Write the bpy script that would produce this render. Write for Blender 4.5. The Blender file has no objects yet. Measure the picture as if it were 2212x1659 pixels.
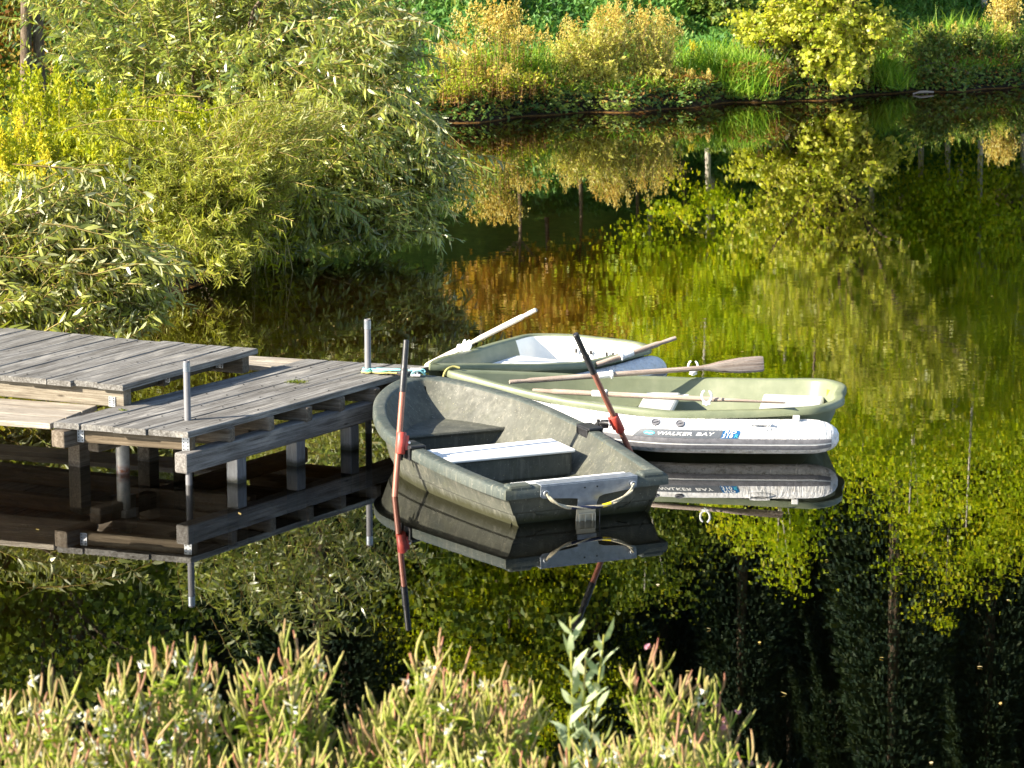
import bpy, bmesh, math, random
import numpy as np
from mathutils import Vector, Matrix
random.seed(7); rng = np.random.default_rng(7)
S = bpy.context.scene
COL = S.collection
R = math.radians
# ------------------------------------------------------------------ camera
FPX, YH, H = 6144.0, -350.0, 4.4            # focal length in pixels of a 2212 px wide picture, horizon row, eye height
PITCH = math.atan((829.5 - YH) / FPX)
cam = bpy.data.cameras.new('camera'); co = bpy.data.objects.new('camera', cam); COL.objects.link(co)
cam.lens = 100.0; cam.sensor_width = 36.0; cam.clip_end = 600.0
co.location = (0, 0, H); co.rotation_euler = (math.pi / 2 - PITCH, 0, 0)
cam.dof.use_dof = True; cam.dof.focus_distance = 20.5; cam.dof.aperture_fstop = 9.0
S.camera = co

def ray(px, py):
    u = (px - 1106) / FPX; v = (829.5 - py) / FPX
    return np.array([u, math.cos(PITCH) + v * math.sin(PITCH), -math.sin(PITCH) + v * math.cos(PITCH)])
def at(px, py, z):                           # point of the sight line at height z
    d = ray(px, py); return d * ((z - H) / d[2]) + np.array([0, 0, H])
def atY(px, py, Y):                          # point of the sight line at distance Y
    d = ray(px, py); return d * (Y / d[1]) + np.array([0, 0, H])

# ------------------------------------------------------------------ object helpers
def tag(o, label=None, cat=None, group=None, kind=None):
    if label: o['label'] = label
    if cat: o['category'] = cat
    if group: o['group'] = group
    if kind: o['kind'] = kind
    return o
def thing(name, label, cat, loc=(0, 0, 0), group=None):
    o = bpy.data.objects.new(name, None); COL.objects.link(o)
    o.location = loc; o.empty_display_size = .2
    return tag(o, label, cat, group)
def link(name, me, mat, parent=None, kind=None):
    o = bpy.data.objects.new(name, me); COL.objects.link(o)
    mats = mat if isinstance(mat, (list, tuple)) else [mat]
    for m in mats: me.materials.append(m)
    if parent is not None:
        o.parent = parent
        if parent.type == 'EMPTY': o.matrix_parent_inverse = Matrix.Translation(-parent.location)   # parts are modelled where they stand
    if kind: o['kind'] = kind
    return o
class MB:
    """collects shapes with a per-vertex vector 'bc' (position along / across / id) for the materials"""
    def __init__(s): s.v = []; s.f = []; s.bc = []; s.m = []; s.n = 0
    def add(s, vs, fs, bc=None, mi=0):
        vs = np.asarray(vs, float)
        if bc is None: bc = vs
        s.v.append(vs); s.bc.append(np.asarray(bc, float))
        for f in fs: s.f.append([i + s.n for i in f]); s.m.append(mi)
        s.n += len(vs); return s
    def box(s, c, ax, hs, mi=0, idn=None):
        ax = [np.asarray(a, float) / np.linalg.norm(a) for a in ax]
        r = random.random() * 40 if idn is None else idn
        vs = []; bc = []
        for i in (-1, 1):
            for j in (-1, 1):
                for k in (-1, 1):
                    vs.append(np.asarray(c, float) + ax[0] * hs[0] * i + ax[1] * hs[1] * j + ax[2] * hs[2] * k)
                    bc.append((hs[0] * i + r, hs[1] * j + r * 3.7, hs[2] * k))
        fs = [(0, 1, 3, 2), (4, 6, 7, 5), (0, 4, 5, 1), (2, 3, 7, 6), (0, 2, 6, 4), (1, 5, 7, 3)]
        if np.dot(np.cross(ax[0], ax[1]), ax[2]) < 0: fs = [f[::-1] for f in fs]
        return s.add(vs, fs, bc, mi)
    def tube(s, pts, rad, n=10, mi=0, caps=True, flat=(1, 1), up=None):
        pts = [np.asarray(p, float) for p in pts]; k = len(pts)
        if np.isscalar(rad): rad = [rad] * k
        r0 = random.random() * 40; L = 0; vs = []; bc = []; fs = []
        t0 = pts[1] - pts[0]; t0 = t0 / np.linalg.norm(t0)
        ref = np.array(up, float) if up is not None else (np.array([0, 0, 1.]) if abs(t0[2]) < .8 else np.array([1., 0, 0]))
        for i in range(k):
            t = pts[min(i + 1, k - 1)] - pts[max(i - 1, 0)]; t = t / (np.linalg.norm(t) + 1e-12)
            a = ref - t * ref.dot(t); a /= np.linalg.norm(a) + 1e-12; b = np.cross(t, a)
            if up is None: ref = a
            if i: L += np.linalg.norm(pts[i] - pts[i - 1])
            rr = rad[i]
            ra, rb = (rr if not hasattr(rr, '__len__') else rr[0]), (rr if not hasattr(rr, '__len__') else rr[1])
            for j in range(n):
                w = 2 * math.pi * j / n
                vs.append(pts[i] + a * math.cos(w) * ra * flat[0] + b * math.sin(w) * rb * flat[1])
                bc.append((L + r0, math.cos(w) * .05 + r0, math.sin(w) * .05))
        for i in range(k - 1):
            for j in range(n):
                q = (j + 1) % n
                fs.append((i * n + j, i * n + q, (i + 1) * n + q, (i + 1) * n + j))
        if caps:
            fs.append(tuple(range(n - 1, -1, -1))); fs.append(tuple((k - 1) * n + j for j in range(n)))
        return s.add(vs, fs, bc, mi)
    def loft(s, loops, closed=True, cap0=False, cap1=False, mi=0):
        n = len(loops[0]); vs = np.concatenate([np.asarray(l, float) for l in loops]); fs = []
        for i in range(len(loops) - 1):
            for j in range(n if closed else n - 1):
                q = (j + 1) % n
                fs.append((i * n + j, i * n + q, (i + 1) * n + q, (i + 1) * n + j))
        if cap0: fs.append(tuple(range(n - 1, -1, -1)))
        if cap1: fs.append(tuple((len(loops) - 1) * n + j for j in range(n)))
        return s.add(vs, fs, None, mi)
    def build(s, name, mat, parent=None, smooth=None, bevel=None, kind=None):
        me = bpy.data.meshes.new(name)
        v = np.concatenate(s.v); me.from_pydata(v.tolist(), [], s.f)
        at_ = me.attributes.new('bc', 'FLOAT_VECTOR', 'POINT')
        at_.data.foreach_set('vector', np.concatenate(s.bc).astype(np.float32).ravel())
        me.polygons.foreach_set('material_index', s.m)
        bm = bmesh.new(); bm.from_mesh(me); bmesh.ops.recalc_face_normals(bm, faces=bm.faces); bm.to_mesh(me); bm.free()
        if smooth is not None:
            me.polygons.foreach_set('use_smooth', [True] * len(me.polygons))
            me.set_sharp_from_angle(angle=R(smooth))
        me.update()
        o = link(name, me, mat, parent, kind)
        if bevel:
            b = o.modifiers.new('bevel', 'BEVEL'); b.width = bevel; b.segments = 2; b.limit_method = 'ANGLE'; b.angle_limit = R(40)
        return o

def nz(a): return a / (np.linalg.norm(a, axis=-1, keepdims=True) + 1e-12)
def mesh_arrays(name, verts, faces_list, col, mat, parent=None, kind=None, smooth=True, mi=None):
    """verts (n,3); faces_list: list of int arrays (m,k); col (n,3) stored as 'lv'"""
    me = bpy.data.meshes.new(name)
    idx = np.concatenate([f.ravel() for f in faces_list]); tot = np.concatenate([np.full(len(f), f.shape[1]) for f in faces_list])
    me.vertices.add(len(verts)); me.vertices.foreach_set('co', verts.astype(np.float32).ravel())
    me.loops.add(len(idx)); me.loops.foreach_set('vertex_index', idx.astype(np.int32))
    me.polygons.add(len(tot)); st = np.concatenate([[0], np.cumsum(tot)[:-1]])
    me.polygons.foreach_set('loop_start', st.astype(np.int32)); me.polygons.foreach_set('loop_total', tot.astype(np.int32))
    me.polygons.foreach_set('use_smooth', np.full(len(tot), smooth))
    if mi is not None: me.polygons.foreach_set('material_index', mi.astype(np.int32))
    me.update(calc_edges=True)
    a = me.attributes.new('lv', 'FLOAT_VECTOR', 'POINT'); a.data.foreach_set('vector', col.astype(np.float32).ravel())
    return link(name, me, mat, parent, kind)

def leaf_arrays(P, D, N, L, W, curl=.15, shape='lance', clump=None):
    """leaf blades: P base, D direction, N facing, L length, W half width -> verts, faces, attribute (random, clump, along)"""
    n = len(P); D = nz(D); N = nz(N - D * np.sum(N * D, 1, keepdims=True)); B = np.cross(D, N)
    L = np.broadcast_to(L, n).reshape(n, 1); W = np.broadcast_to(W, n).reshape(n, 1)
    cu = (rng.random((n, 1)) * 1.6 - .3) * curl
    tpl = {'lance': [(0, 0), (.28, 1), (.28, -1), (.66, .8), (.66, -.8), (1, 0)],
           'round': [(0, 0), (.3, .85), (.3, -.85), (.72, .9), (.72, -.9), (1, 0)],
           'quad': [(0, 0), (.45, 1), (.45, -1), (1, 0)]}[shape]
    vs = np.empty((n, len(tpl), 3)); lv = np.empty((n, len(tpl), 3))
    r = rng.random(n); c = r if clump is None else clump
    for i, (t, w) in enumerate(tpl):
        vs[:, i] = P + D * (L * t) + B * (W * w) + N * (-cu * L * t * t + abs(w) * W * .25)
        lv[:, i, 0] = r; lv[:, i, 1] = c; lv[:, i, 2] = t
    b = (np.arange(n) * len(tpl))[:, None]
    if shape == 'quad': fl = [b + np.array([0, 1, 3, 2])]
    else: fl = [b + np.array([0, 1, 2]), b + np.array([1, 3, 4, 2]), b + np.array([3, 5, 4])]
    return vs.reshape(-1, 3), fl, lv.reshape(-1, 3)
def tubes_arrays(A, Bp, r0, r1, n=4):
    """many straight thin stems from A to Bp"""
    m = len(A); t = nz(Bp - A); ref = np.where(np.abs(t[:, 2:3]) < .9, np.array([[0, 0, 1.]]), np.array([[1., 0, 0]]))
    a = nz(np.cross(t, ref)); b = np.cross(t, a)
    vs = np.empty((m, 2 * n, 3)); r0 = np.broadcast_to(r0, m).reshape(m, 1); r1 = np.broadcast_to(r1, m).reshape(m, 1)
    for j in range(n):
        w = 2 * math.pi * j / n
        vs[:, j] = A + (a * math.cos(w) + b * math.sin(w)) * r0; vs[:, n + j] = Bp + (a * math.cos(w) + b * math.sin(w)) * r1
    base = (np.arange(m) * 2 * n)[:, None]
    fl = [base + np.array([j, (j + 1) % n, n + (j + 1) % n, n + j]) for j in range(n)]
    lv = np.zeros((m, 2 * n, 3)); lv[:, :, 0] = rng.random((m, 1)); lv[:, n:, 2] = 1
    return vs.reshape(-1, 3), fl, lv.reshape(-1, 3)
class Acc:
    def __init__(s): s.v = []; s.f = []; s.c = []; s.n = 0
    def add(s, t):
        v, f, c = t
        s.v.append(v); s.c.append(c); s.f += [x + s.n for x in f]; s.n += len(v)
    def build(s, name, mat, parent=None, kind=None, smooth=True):
        return mesh_arrays(name, np.concatenate(s.v), s.f, np.concatenate(s.c), mat, parent, kind, smooth)

# ------------------------------------------------------------------ materials
class NT:
    def __init__(s, name):
        s.m = bpy.data.materials.new(name); s.m.use_nodes = True; s.t = s.m.node_tree; s.t.nodes.clear()
        s.out = s.n('ShaderNodeOutputMaterial')
    def n(s, typ, ins=None, **kw):
        x = s.t.nodes.new(typ)
        for k, v in kw.items(): setattr(x, k, v)
        for k, v in (ins or {}).items(): s.set(x.inputs[k], v)
        return x
    def set(s, sock, v):
        if isinstance(v, bpy.types.NodeSocket): s.t.links.new(v, sock)
        elif isinstance(v, tuple) and len(v) == 3 and sock.type == 'RGBA': sock.default_value = (*v, 1)
        else: sock.default_value = v
    def attr(s, name): return s.n('ShaderNodeAttribute', attribute_name=name).outputs['Vector']
    def obj(s): return s.n('ShaderNodeTexCoord').outputs['Object']
    def geo(s): return s.n('ShaderNodeNewGeometry').outputs
    def mapped(s, vec, scale=(1, 1, 1), loc=(0, 0, 0)):
        return s.n('ShaderNodeMapping', {'Vector': vec, 'Scale': scale, 'Location': loc}).outputs[0]
    def noise(s, vec, scale=5, detail=4, rough=.6, dist=0):
        return s.n('ShaderNodeTexNoise', {'Vector': vec, 'Scale': scale, 'Detail': detail, 'Roughness': rough, 'Distortion': dist}).outputs[0]
    def ramp(s, fac, stops):
        x = s.n('ShaderNodeValToRGB', {'Fac': fac}); e = x.color_ramp.elements
        while len(e) < len(stops): e.new(.5)
        for k, (p, c) in zip(e, stops):
            k.position = p; k.color = (*c, 1) if len(c) == 3 else c
        return x.outputs[0]
    def mix(s, fac, a, b, mode='MIX'):
        x = s.n('ShaderNodeMix', data_type='RGBA', blend_type=mode)
        s.set(x.inputs[0], fac); s.set(x.inputs[6], a); s.set(x.inputs[7], b); return x.outputs[2]
    def math(s, op, a, b=0., clamp=False):
        x = s.n('ShaderNodeMath', operation=op, use_clamp=clamp); s.set(x.inputs[0], a); s.set(x.inputs[1], b); return x.outputs[0]
    def rng(s, v, a, b, c=0., d=1.):
        return s.n('ShaderNodeMapRange', {0: v, 1: a, 2: b, 3: c, 4: d}).outputs[0]
    def sep(s, v): return s.n('ShaderNodeSeparateXYZ', {0: v}).outputs
    def bump(s, h, strength=.3, dist=.01, normal=None):
        i = {'Height': h, 'Strength': strength, 'Distance': dist}
        if normal is not None: i['Normal'] = normal
        return s.n('ShaderNodeBump', i).outputs[0]
    def pbr(s, col, rough=.5, spec=.5, metal=0., normal=None, **kw):
        i = {'Base Color': col, 'Roughness': rough, 'Specular IOR Level': spec, 'Metallic': metal}
        if normal is not None: i['Normal'] = normal
        i.update(kw)
        return s.n('ShaderNodeBsdfPrincipled', i).outputs[0]
    def done(s, sh): s.t.links.new(sh, s.out.inputs[0]); return s.m

def wood_mat(name, c1, c2, c3, stain=.5):
    t = NT(name); bc = t.attr('bc')
    g = t.noise(t.mapped(bc, (1.1, 34, 34)), 1.7, 7, .7, .5)
    g2 = t.noise(t.mapped(bc, (3.2, 150, 150)), 1.2, 4, .65)
    big = t.noise(t.mapped(bc, (1.0, 4.5, 4)), 2.2, 5, .65); fine = t.noise(bc, 55, 4, .7)
    col = t.ramp(g, [(.31, c1), (.48, c2), (.65, c3)])
    col = t.mix(t.rng(big, .48, .70, 0, stain), col, (c1[0] * .62, c1[1] * .56, c1[2] * .46))
    col = t.mix(t.rng(big, .44, .30, 0, .55), col, (min(1, c3[0] * 1.5), min(1, c3[1] * 1.45), c3[2] * 1.36))
    col = t.mix(t.rng(fine, .55, .72, 0, .35), col, (c1[0] * .5, c1[1] * .48, c1[2] * .42))
    vor = t.n('ShaderNodeTexVoronoi', {'Vector': t.mapped(bc, (2.1, 7.5, 7.5)), 'Scale': 1.5}, feature='F1').outputs[0]
    col = t.mix(t.rng(vor, .05, .13, .85, 0), col, (c1[0] * .3, c1[1] * .24, c1[2] * .18))
    col = t.mix(t.math('MULTIPLY', t.rng(g2, .58, .66, 0, 1), .55), col, (c1[0] * .28, c1[1] * .26, c1[2] * .24))
    h = t.math('ADD', t.math('MULTIPLY', g, .7), t.math('MULTIPLY', g2, -.6))
    return t.done(t.pbr(col, .75, .25, normal=t.bump(h, .75, .008)))
M = {}
M['deck'] = wood_mat('weathered_decking', (.052, .045, .037), (.140, .134, .124), (.262, .256, .244))
M['ledge'] = wood_mat('dry_pale_plank', (.15, .125, .095), (.27, .235, .19), (.40, .36, .30), .5)
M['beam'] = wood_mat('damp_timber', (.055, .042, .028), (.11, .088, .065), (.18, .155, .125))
M['oarwood'] = wood_mat('grey_oar_wood', (.17, .125, .095), (.32, .25, .205), (.46, .39, .34), .4)
M['paleoar'] = wood_mat('bleached_oar_wood', (.40, .34, .26), (.62, .57, .48), (.78, .74, .66), .2)

def simple(name, col, rough=.5, spec=.5, metal=0., var=.25, scale=12, bump=.1):
    t = NT(name); o = t.obj(); n = t.noise(o, scale, 5, .62)
    d = tuple(c * (1 - var) for c in col); l = tuple(min(1, c * (1 + var * .6)) for c in col)
    c = t.ramp(n, [(.32, d), (.55, col), (.75, l)])
    return t.done(t.pbr(c, t.rng(n, .3, .7, rough - .08, rough + .1), spec, metal, t.bump(n, bump, .004)))
M['steel'] = simple('galvanised_steel', (.42, .44, .47), .46, .5, .75, .3, 26, .06)
M['plate'] = simple('dull_zinc_plate', (.30, .33, .37), .42, .5, .6, .2, 22, .05)
M['pipe'] = simple('grey_plastic_pipe', (.135, .135, .145), .55, .4, 0, .2, 8, .03)
def pile_mat():
    t = NT('stained_pile_steel'); o = t.obj(); z = t.sep(t.geo()['Position'])[2]; n = t.noise(o, 24, 5, .7); n2 = t.noise(t.mapped(o, (30, 30, 4)), 2, 4, .7)
    c = t.ramp(n2, [(.3, (.10, .105, .115)), (.6, (.17, .178, .195)), (.8, (.25, .255, .27))])
    c = t.mix(t.math('MULTIPLY', t.rng(t.math('ADD', z, t.math('MULTIPLY', n, .06)), .05, .085, 1, 0), .85), c, (.022, .022, .010))
    return t.done(t.pbr(c, .5, .4, .35, t.bump(n, .1, .004)))
M['pile'] = pile_mat()
M['black'] = simple('black_rubber', (.018, .018, .02), .42, .5, 0, .4, 40, .1)
M['darkwrap'] = simple('navy_tape', (.012, .016, .045), .5, .4, 0, .3, 60, .2)
M['yellow'] = simple('yellow_tape', (.70, .55, .02), .5, .4, 0, .2, 60, .1)
M['rope'] = simple('beige_braided_rope', (.42, .38, .28), .85, .2, 0, .5, 160, .7)
M['cyanrope'] = simple('turquoise_rope', (.22, .52, .55), .8, .2, 0, .35, 150, .6)
M['greenrope'] = simple('green_rope', (.16, .42, .30), .8, .2, 0, .35, 150, .6)
M['oldrope'] = simple('yellowed_rope', (.42, .38, .14), .85, .2, 0, .45, 150, .6)
M['darkrope'] = simple('dirty_brown_rope', (.06, .045, .035), .9, .2, 0, .5, 120, .6)
M['whiteplastic'] = simple('white_plastic', (.80, .80, .78), .4, .5, 0, .06, 9, .02)
M['seatwhite'] = simple('white_seat_board', (.80, .80, .78), .5, .4, 0, .07, 18, .05)
M['redplastic'] = simple('faded_red_plastic', (.40, .055, .038), .45, .5, 0, .3, 22, .08)
M['beige'] = simple('beige_plastic', (.42, .38, .29), .55, .4, 0, .25, 14, .05)
M['seatgrey'] = simple('pale_grey_seat', (.50, .50, .45), .55, .4, 0, .15, 10, .05)
M['decal'] = simple('slate_decal', (.10, .11, .125), .4, .5, 0, .12, 40, .02)
M['decalblue'] = simple('blue_decal', (.012, .10, .26), .4, .5, 0, .12, 40, .02)
M['decalcyan'] = simple('turquoise_print', (.06, .38, .50), .4, .5, 0, .1, 40, .02)
M['print'] = simple('white_print', (.72, .72, .70), .45, .4, 0, .05, 30, .02)
M['strake'] = simple('grey_rubbing_strake', (.155, .155, .17), .55, .4, 0, .3, 30, .08)

def shaft_mat():
    t = NT('worn_red_brown_tube'); o = t.attr('bc')
    n = t.noise(t.mapped(o, (3, 30, 30)), 2, 5, .7); n2 = t.noise(t.mapped(o, (14, 60, 60)), 2, 4, .7)
    c = t.ramp(n, [(.3, (.17, .055, .035)), (.55, (.30, .115, .075)), (.75, (.42, .22, .17))])
    c = t.mix(t.rng(n2, .66, .72), c, (.5, .46, .42))
    return t.done(t.pbr(c, .38, .5, .1, t.bump(n2, .1, .002)))
M['shaft'] = shaft_mat()

def pipe_rust():
    t = NT('rusting_steel_pipe'); o = t.obj(); z = t.sep(t.geo()['Position'])[2]
    n = t.noise(o, 22, 5, .7)
    k = t.math('MULTIPLY', t.rng(t.math('ABSOLUTE', t.math('SUBTRACT', z, .02)), .0, .05, 1, 0), t.rng(n, .42, .55))
    c = t.mix(k, t.ramp(n, [(.3, (.24, .235, .23)), (.7, (.42, .41, .39))]), (.20, .055, .015))
    return t.done(t.pbr(c, .5, .4, .2))
M['rustpipe'] = pipe_rust()

def hull_mat(name, k1, k2, k3, k4, dirt=.6):                    # old rotomoulded green tender, chalky and dirty
    t = NT(name); o = t.obj(); g = t.geo()
    n1 = t.noise(o, 2.2, 7, .68, .4); n2 = t.noise(o, 13, 6, .72); n3 = t.noise(o, 62, 4, .65); n4 = t.noise(t.mapped(o, (13, 13, 1.3)), 2, 5, .7); n5 = t.noise(o, 5.5, 6, .7, .8)
    c = t.ramp(n1, [(.28, k1), (.45, k2), (.58, k3), (.74, k4)])
    c = t.mix(t.rng(n2, .5, .66, 0, dirt), c, tuple(q * .62 for q in k2))
    c = t.mix(t.rng(n4, .52, .72, 0, .5), c, (.20, .19, .15))
    c = t.mix(t.rng(n5, .56, .66, 0, .5), c, (.075, .078, .05))
    c = t.mix(t.rng(n3, .64, .70, 0, .75), c, (.32, .31, .26))
    c = t.mix(t.rng(n3, .36, .30, 0, .6), c, (.05, .055, .035))
    scr = t.noise(t.mapped(o, (4, 46, 46)), 3, 3, .6, .6); c = t.mix(t.rng(scr, .69, .72, 0, .35), c, (.34, .34, .30))
    z = t.sep(g['Position'])[2]
    slime = t.math('MULTIPLY', t.rng(t.math('ADD', z, t.math('MULTIPLY', n4, .10)), .075, .125, 1, 0), .9)
    c = t.mix(slime, c, (.030, .030, .010))
    sp = t.noise(t.mapped(o, (1, 1, 1)), 95, 2, .5); c = t.mix(t.rng(sp, .74, .77, 0, .8), c, (.42, .38, .16))
    return t.done(t.pbr(c, t.rng(n2, .3, .7, .5, .7), .35, normal=t.bump(t.math('ADD', t.math('ADD', n2, n1), t.math('MULTIPLY', n3, .5)), .13, .008)))
M['hull'] = hull_mat('weathered_green_hull', (.034, .041, .034), (.058, .060, .048), (.078, .081, .064), (.112, .108, .083), .42)
M['gunwale'] = hull_mat('weathered_green_gunwale', (.030, .042, .038), (.048, .060, .054), (.070, .080, .070), (.105, .108, .092), .5)
def greenrim_mat():
    t = NT('sage_green_moulding'); o = t.obj()
    n = t.noise(o, 5, 5, .6); n2 = t.noise(t.mapped(o, (20, 20, 3)), 2, 5, .65); n3 = t.noise(o, 60, 3, .6)
    c = t.ramp(n, [(.3, (.118, .138, .082)), (.55, (.152, .172, .106)), (.75, (.20, .214, .14))])
    c = t.mix(t.rng(n2, .55, .75, 0, .35), c, (.20, .21, .12))
    c = t.mix(t.rng(n3, .7, .76, 0, .5), c, (.12, .12, .08))
    return t.done(t.pbr(c, .42, .45, normal=t.bump(n, .05, .01)))
M['greenrim'] = greenrim_mat()
M['palehull'] = simple('near_white_moulding', (.80, .80, .76), .36, .5, 0, .1, 6, .03)  # near-white stern wall and floor of the farther dinghy
def tube_mat():
    t = NT('dirty_white_tube_fabric'); o = t.obj(); g = t.geo(); p = t.sep(g['Position'])
    n = t.noise(o, 4, 6, .65); n2 = t.noise(o, 24, 6, .75); n4 = t.noise(o, 9, 6, .7, .6); n5 = t.noise(t.mapped(o, (22, 22, 2)), 1.6, 4, .6)
    c = t.ramp(n, [(.3, (.60, .60, .60)), (.6, (.74, .74, .74))])
    low = t.rng(p[2], .10, .30, 1, .25)
    c = t.mix(t.math('MULTIPLY', t.rng(n2, .5, .66), low), c, (.24, .22, .18))
    c = t.mix(t.math('MULTIPLY', t.rng(n4, .54, .66), .45), c, (.40, .37, .31))
    c = t.mix(t.math('MULTIPLY', t.rng(n5, .55, .7), .35), c, (.42, .40, .36))
    wr = t.noise(t.mapped(o, (16, 5, 3)), 1.3, 4, .6, 1.2)
    return t.done(t.pbr(c, .5, .4, normal=t.bump(t.math('ADD', t.math('MULTIPLY', wr, 1.0), t.math('MULTIPLY', n2, .12)), .7, .03)))
M['tube'] = tube_mat()

def leaf_mat(name, cols, under=None, trans=.35, rough=.45, spec=.4, sat=1.):
    """cols: ramp stops over the leaf's own random value; under: paler underside colour"""
    t = NT(name); lv = t.sep(t.attr('lv'))
    k = len(cols); f = t.math('ADD', t.math('MULTIPLY', lv[0], .55), t.math('MULTIPLY', lv[1], .45))
    c = t.ramp(f, [((.12 + .76 * i / max(1, k - 1)), c) for i, c in enumerate(cols)])
    top = c
    if under is not None:
        c = t.mix(t.geo()['Backfacing'], c, t.mix(.65, c, under))
    p = t.pbr(c, rough, spec)
    tc = t.mix(1.0, top, (1.25, 1.2, .5), 'MULTIPLY')
    tr = t.n('ShaderNodeBsdfTranslucent', {'Color': tc}).outputs[0]
    return t.done(t.n('ShaderNodeMixShader', {0: trans, 1: p, 2: tr}).outputs[0])
def stem_mat(name, a, b):
    t = NT(name); lv = t.sep(t.attr('lv'))
    return t.done(t.pbr(t.ramp(lv[0], [(.2, a), (.8, b)]), .7, .2))
def bark_mat(name, a, b, c):
    t = NT(name); o = t.attr('bc'); n = t.noise(t.mapped(o, (5, 20, 20)), 2, 5, .7)
    return t.done(t.pbr(t.ramp(n, [(.3, a), (.5, b), (.7, c)]), .85, .2, normal=t.bump(n, .6, .02)))
M['bark'] = bark_mat('brown_bark', (.045, .03, .02), (.11, .08, .055), (.20, .155, .115))
M['birchbark'] = bark_mat('pale_bark', (.10, .085, .07), (.42, .38, .33), (.60, .56, .50))
M['twig'] = stem_mat('willow_twig', (.16, .105, .03), (.34, .26, .09))
M['drystem'] = stem_mat('dry_herb_stem', (.14, .065, .03), (.32, .20, .08))
M['willow'] = leaf_mat('willow_leaf', [(.12, .155, .028), (.22, .26, .045), (.33, .36, .07), (.43, .44, .13)], (.46, .47, .33), .36, .32, .6)
M['willowdark'] = leaf_mat('sallow_leaf', [(.10, .15, .028), (.19, .245, .040), (.32, .36, .06), (.45, .47, .13)], (.48, .50, .38), .30, .30, .65)
M['osier'] = leaf_mat('osier_leaf', [(.15, .19, .016), (.25, .285, .026), (.34, .36, .045), (.42, .42, .09)], (.32, .33, .16), .4, .45, .4)
M['herb'] = leaf_mat('herb_leaf', [(.18, .24, .010), (.29, .34, .014), (.38, .40, .02), (.46, .43, .03)], None, .4, .5, .3)
M['goldenrod'] = leaf_mat('goldenrod_flower', [(.42, .36, .02), (.58, .50, .03), (.66, .55, .05)], None, .3, .6, .2)
M['weedgreen'] = leaf_mat('bank_weed_leaf', [(.11, .19, .012), (.22, .31, .02), (.38, .42, .03), (.52, .47, .06)], None, .4, .5, .3)
M['weedbrown'] = leaf_mat('withered_leaf', [(.10, .040, .012), (.19, .085, .02), (.26, .17, .03), (.28, .25, .05)], None, .35, .6, .2)
M['plume'] = leaf_mat('seed_plume', [(.40, .25, .06), (.52, .39, .10), (.62, .53, .17), (.66, .60, .30)], None, .4, .8, .1)
M['palebush'] = leaf_mat('pale_yellow_leaf', [(.22, .26, .03), (.42, .43, .06), (.56, .54, .11), (.64, .58, .20)], (.40, .37, .2), .38, .5, .3)
M['alder'] = leaf_mat('alder_leaf', [(.20, .27, .015), (.36, .42, .03), (.52, .54, .07), (.64, .62, .14)], (.38, .38, .12), .52, .38, .5)
M['bramble'] = leaf_mat('bramble_leaf', [(0.039, 0.077, 0.022), (0.077, 0.121, 0.039), (0.143, 0.165, 0.055), (0.264, 0.165, 0.077)], (.28, .26, .18), .3, .42, .45)
M['darkbush'] = leaf_mat('dark_bush_leaf', [(.04, .10, .018), (.085, .155, .026), (.16, .23, .04), (.28, .33, .06)], None, .32, .48, .35)
M['grassblade'] = leaf_mat('grass_blade', [(.06, .17, .010), (.13, .27, .014), (.22, .36, .02), (.32, .40, .05)], None, .35, .5, .3)
M['slope'] = leaf_mat('slope_weed_leaf', [(.035, .115, .022), (.065, .18, .035), (.11, .25, .05), (.18, .30, .065)], None, .3, .5, .3)
M['orange'] = leaf_mat('autumn_leaf', [(.28, .14, .025), (.46, .26, .04), (.52, .40, .05), (.40, .44, .04)], None, .4, .5, .3)
M['limeleaf'] = leaf_mat('yellow_green_leaf', [(.20, .29, .008), (.36, .48, .010), (.52, .60, .02), (.66, .58, .03)], None, .55, .45, .4)
M['forest'] = leaf_mat('dark_conifer_leaf', [(.012, .026, .018), (.020, .042, .024), (.034, .058, .026), (.055, .075, .03)], None, .15, .6, .2)
M['forestgreen'] = leaf_mat('mid_green_leaf', [(.04, .08, .012), (.085, .135, .016), (.15, .20, .02), (.24, .25, .03)], None, .35, .5, .3)
M['herbstem'] = stem_mat('willowherb_stem', (.26, .27, .05), (.40, .32, .14))
def pod_mat():
    t = NT('willowherb_pod'); lv = t.sep(t.attr('lv'))
    c = t.mix(t.rng(lv[2], .55, 1.), t.ramp(lv[0], [(.1, (.20, .27, .03)), (.42, (.33, .36, .06)), (.7, (.46, .42, .17)), (.93, (.42, .24, .15))]),
              t.ramp(lv[0], [(.2, (.45, .43, .12)), (.7, (.46, .34, .15)), (.97, (.42, .15, .10))]))
    tr = t.n('ShaderNodeBsdfTranslucent', {'Color': c}).outputs[0]
    return t.done(t.n('ShaderNodeMixShader', {0: .25, 1: t.pbr(c, .55, .3), 2: tr}).outputs[0])
M['pod'] = pod_mat()
M['herbleaf'] = leaf_mat('willowherb_leaf', [(.12, .21, .016), (.20, .31, .022), (.29, .38, .03), (.38, .40, .06)], None, .45, .5, .3)
M['fluff'] = leaf_mat('white_fluff', [(.7, .68, .66), (.8, .78, .76)], None, .4, .9, .1)
M['pink'] = leaf_mat('pink_petal', [(.55, .24, .36), (.66, .36, .46)], None, .4, .6, .2)
M['paleleaf'] = leaf_mat('grey_green_leaf', [(.30, .37, .20), (.40, .46, .28)], (.55, .57, .48), .3, .5, .3)
M['deadleaf'] = leaf_mat('fallen_leaf', [(.34, .26, .06), (.42, .30, .10), (.5, .42, .25)], None, .2, .5, .4)
M['moss'] = leaf_mat('moss_leaf', [(.06, .10, .015), (.12, .16, .02), (.2, .2, .03)], None, .3, .7, .2)

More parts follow.
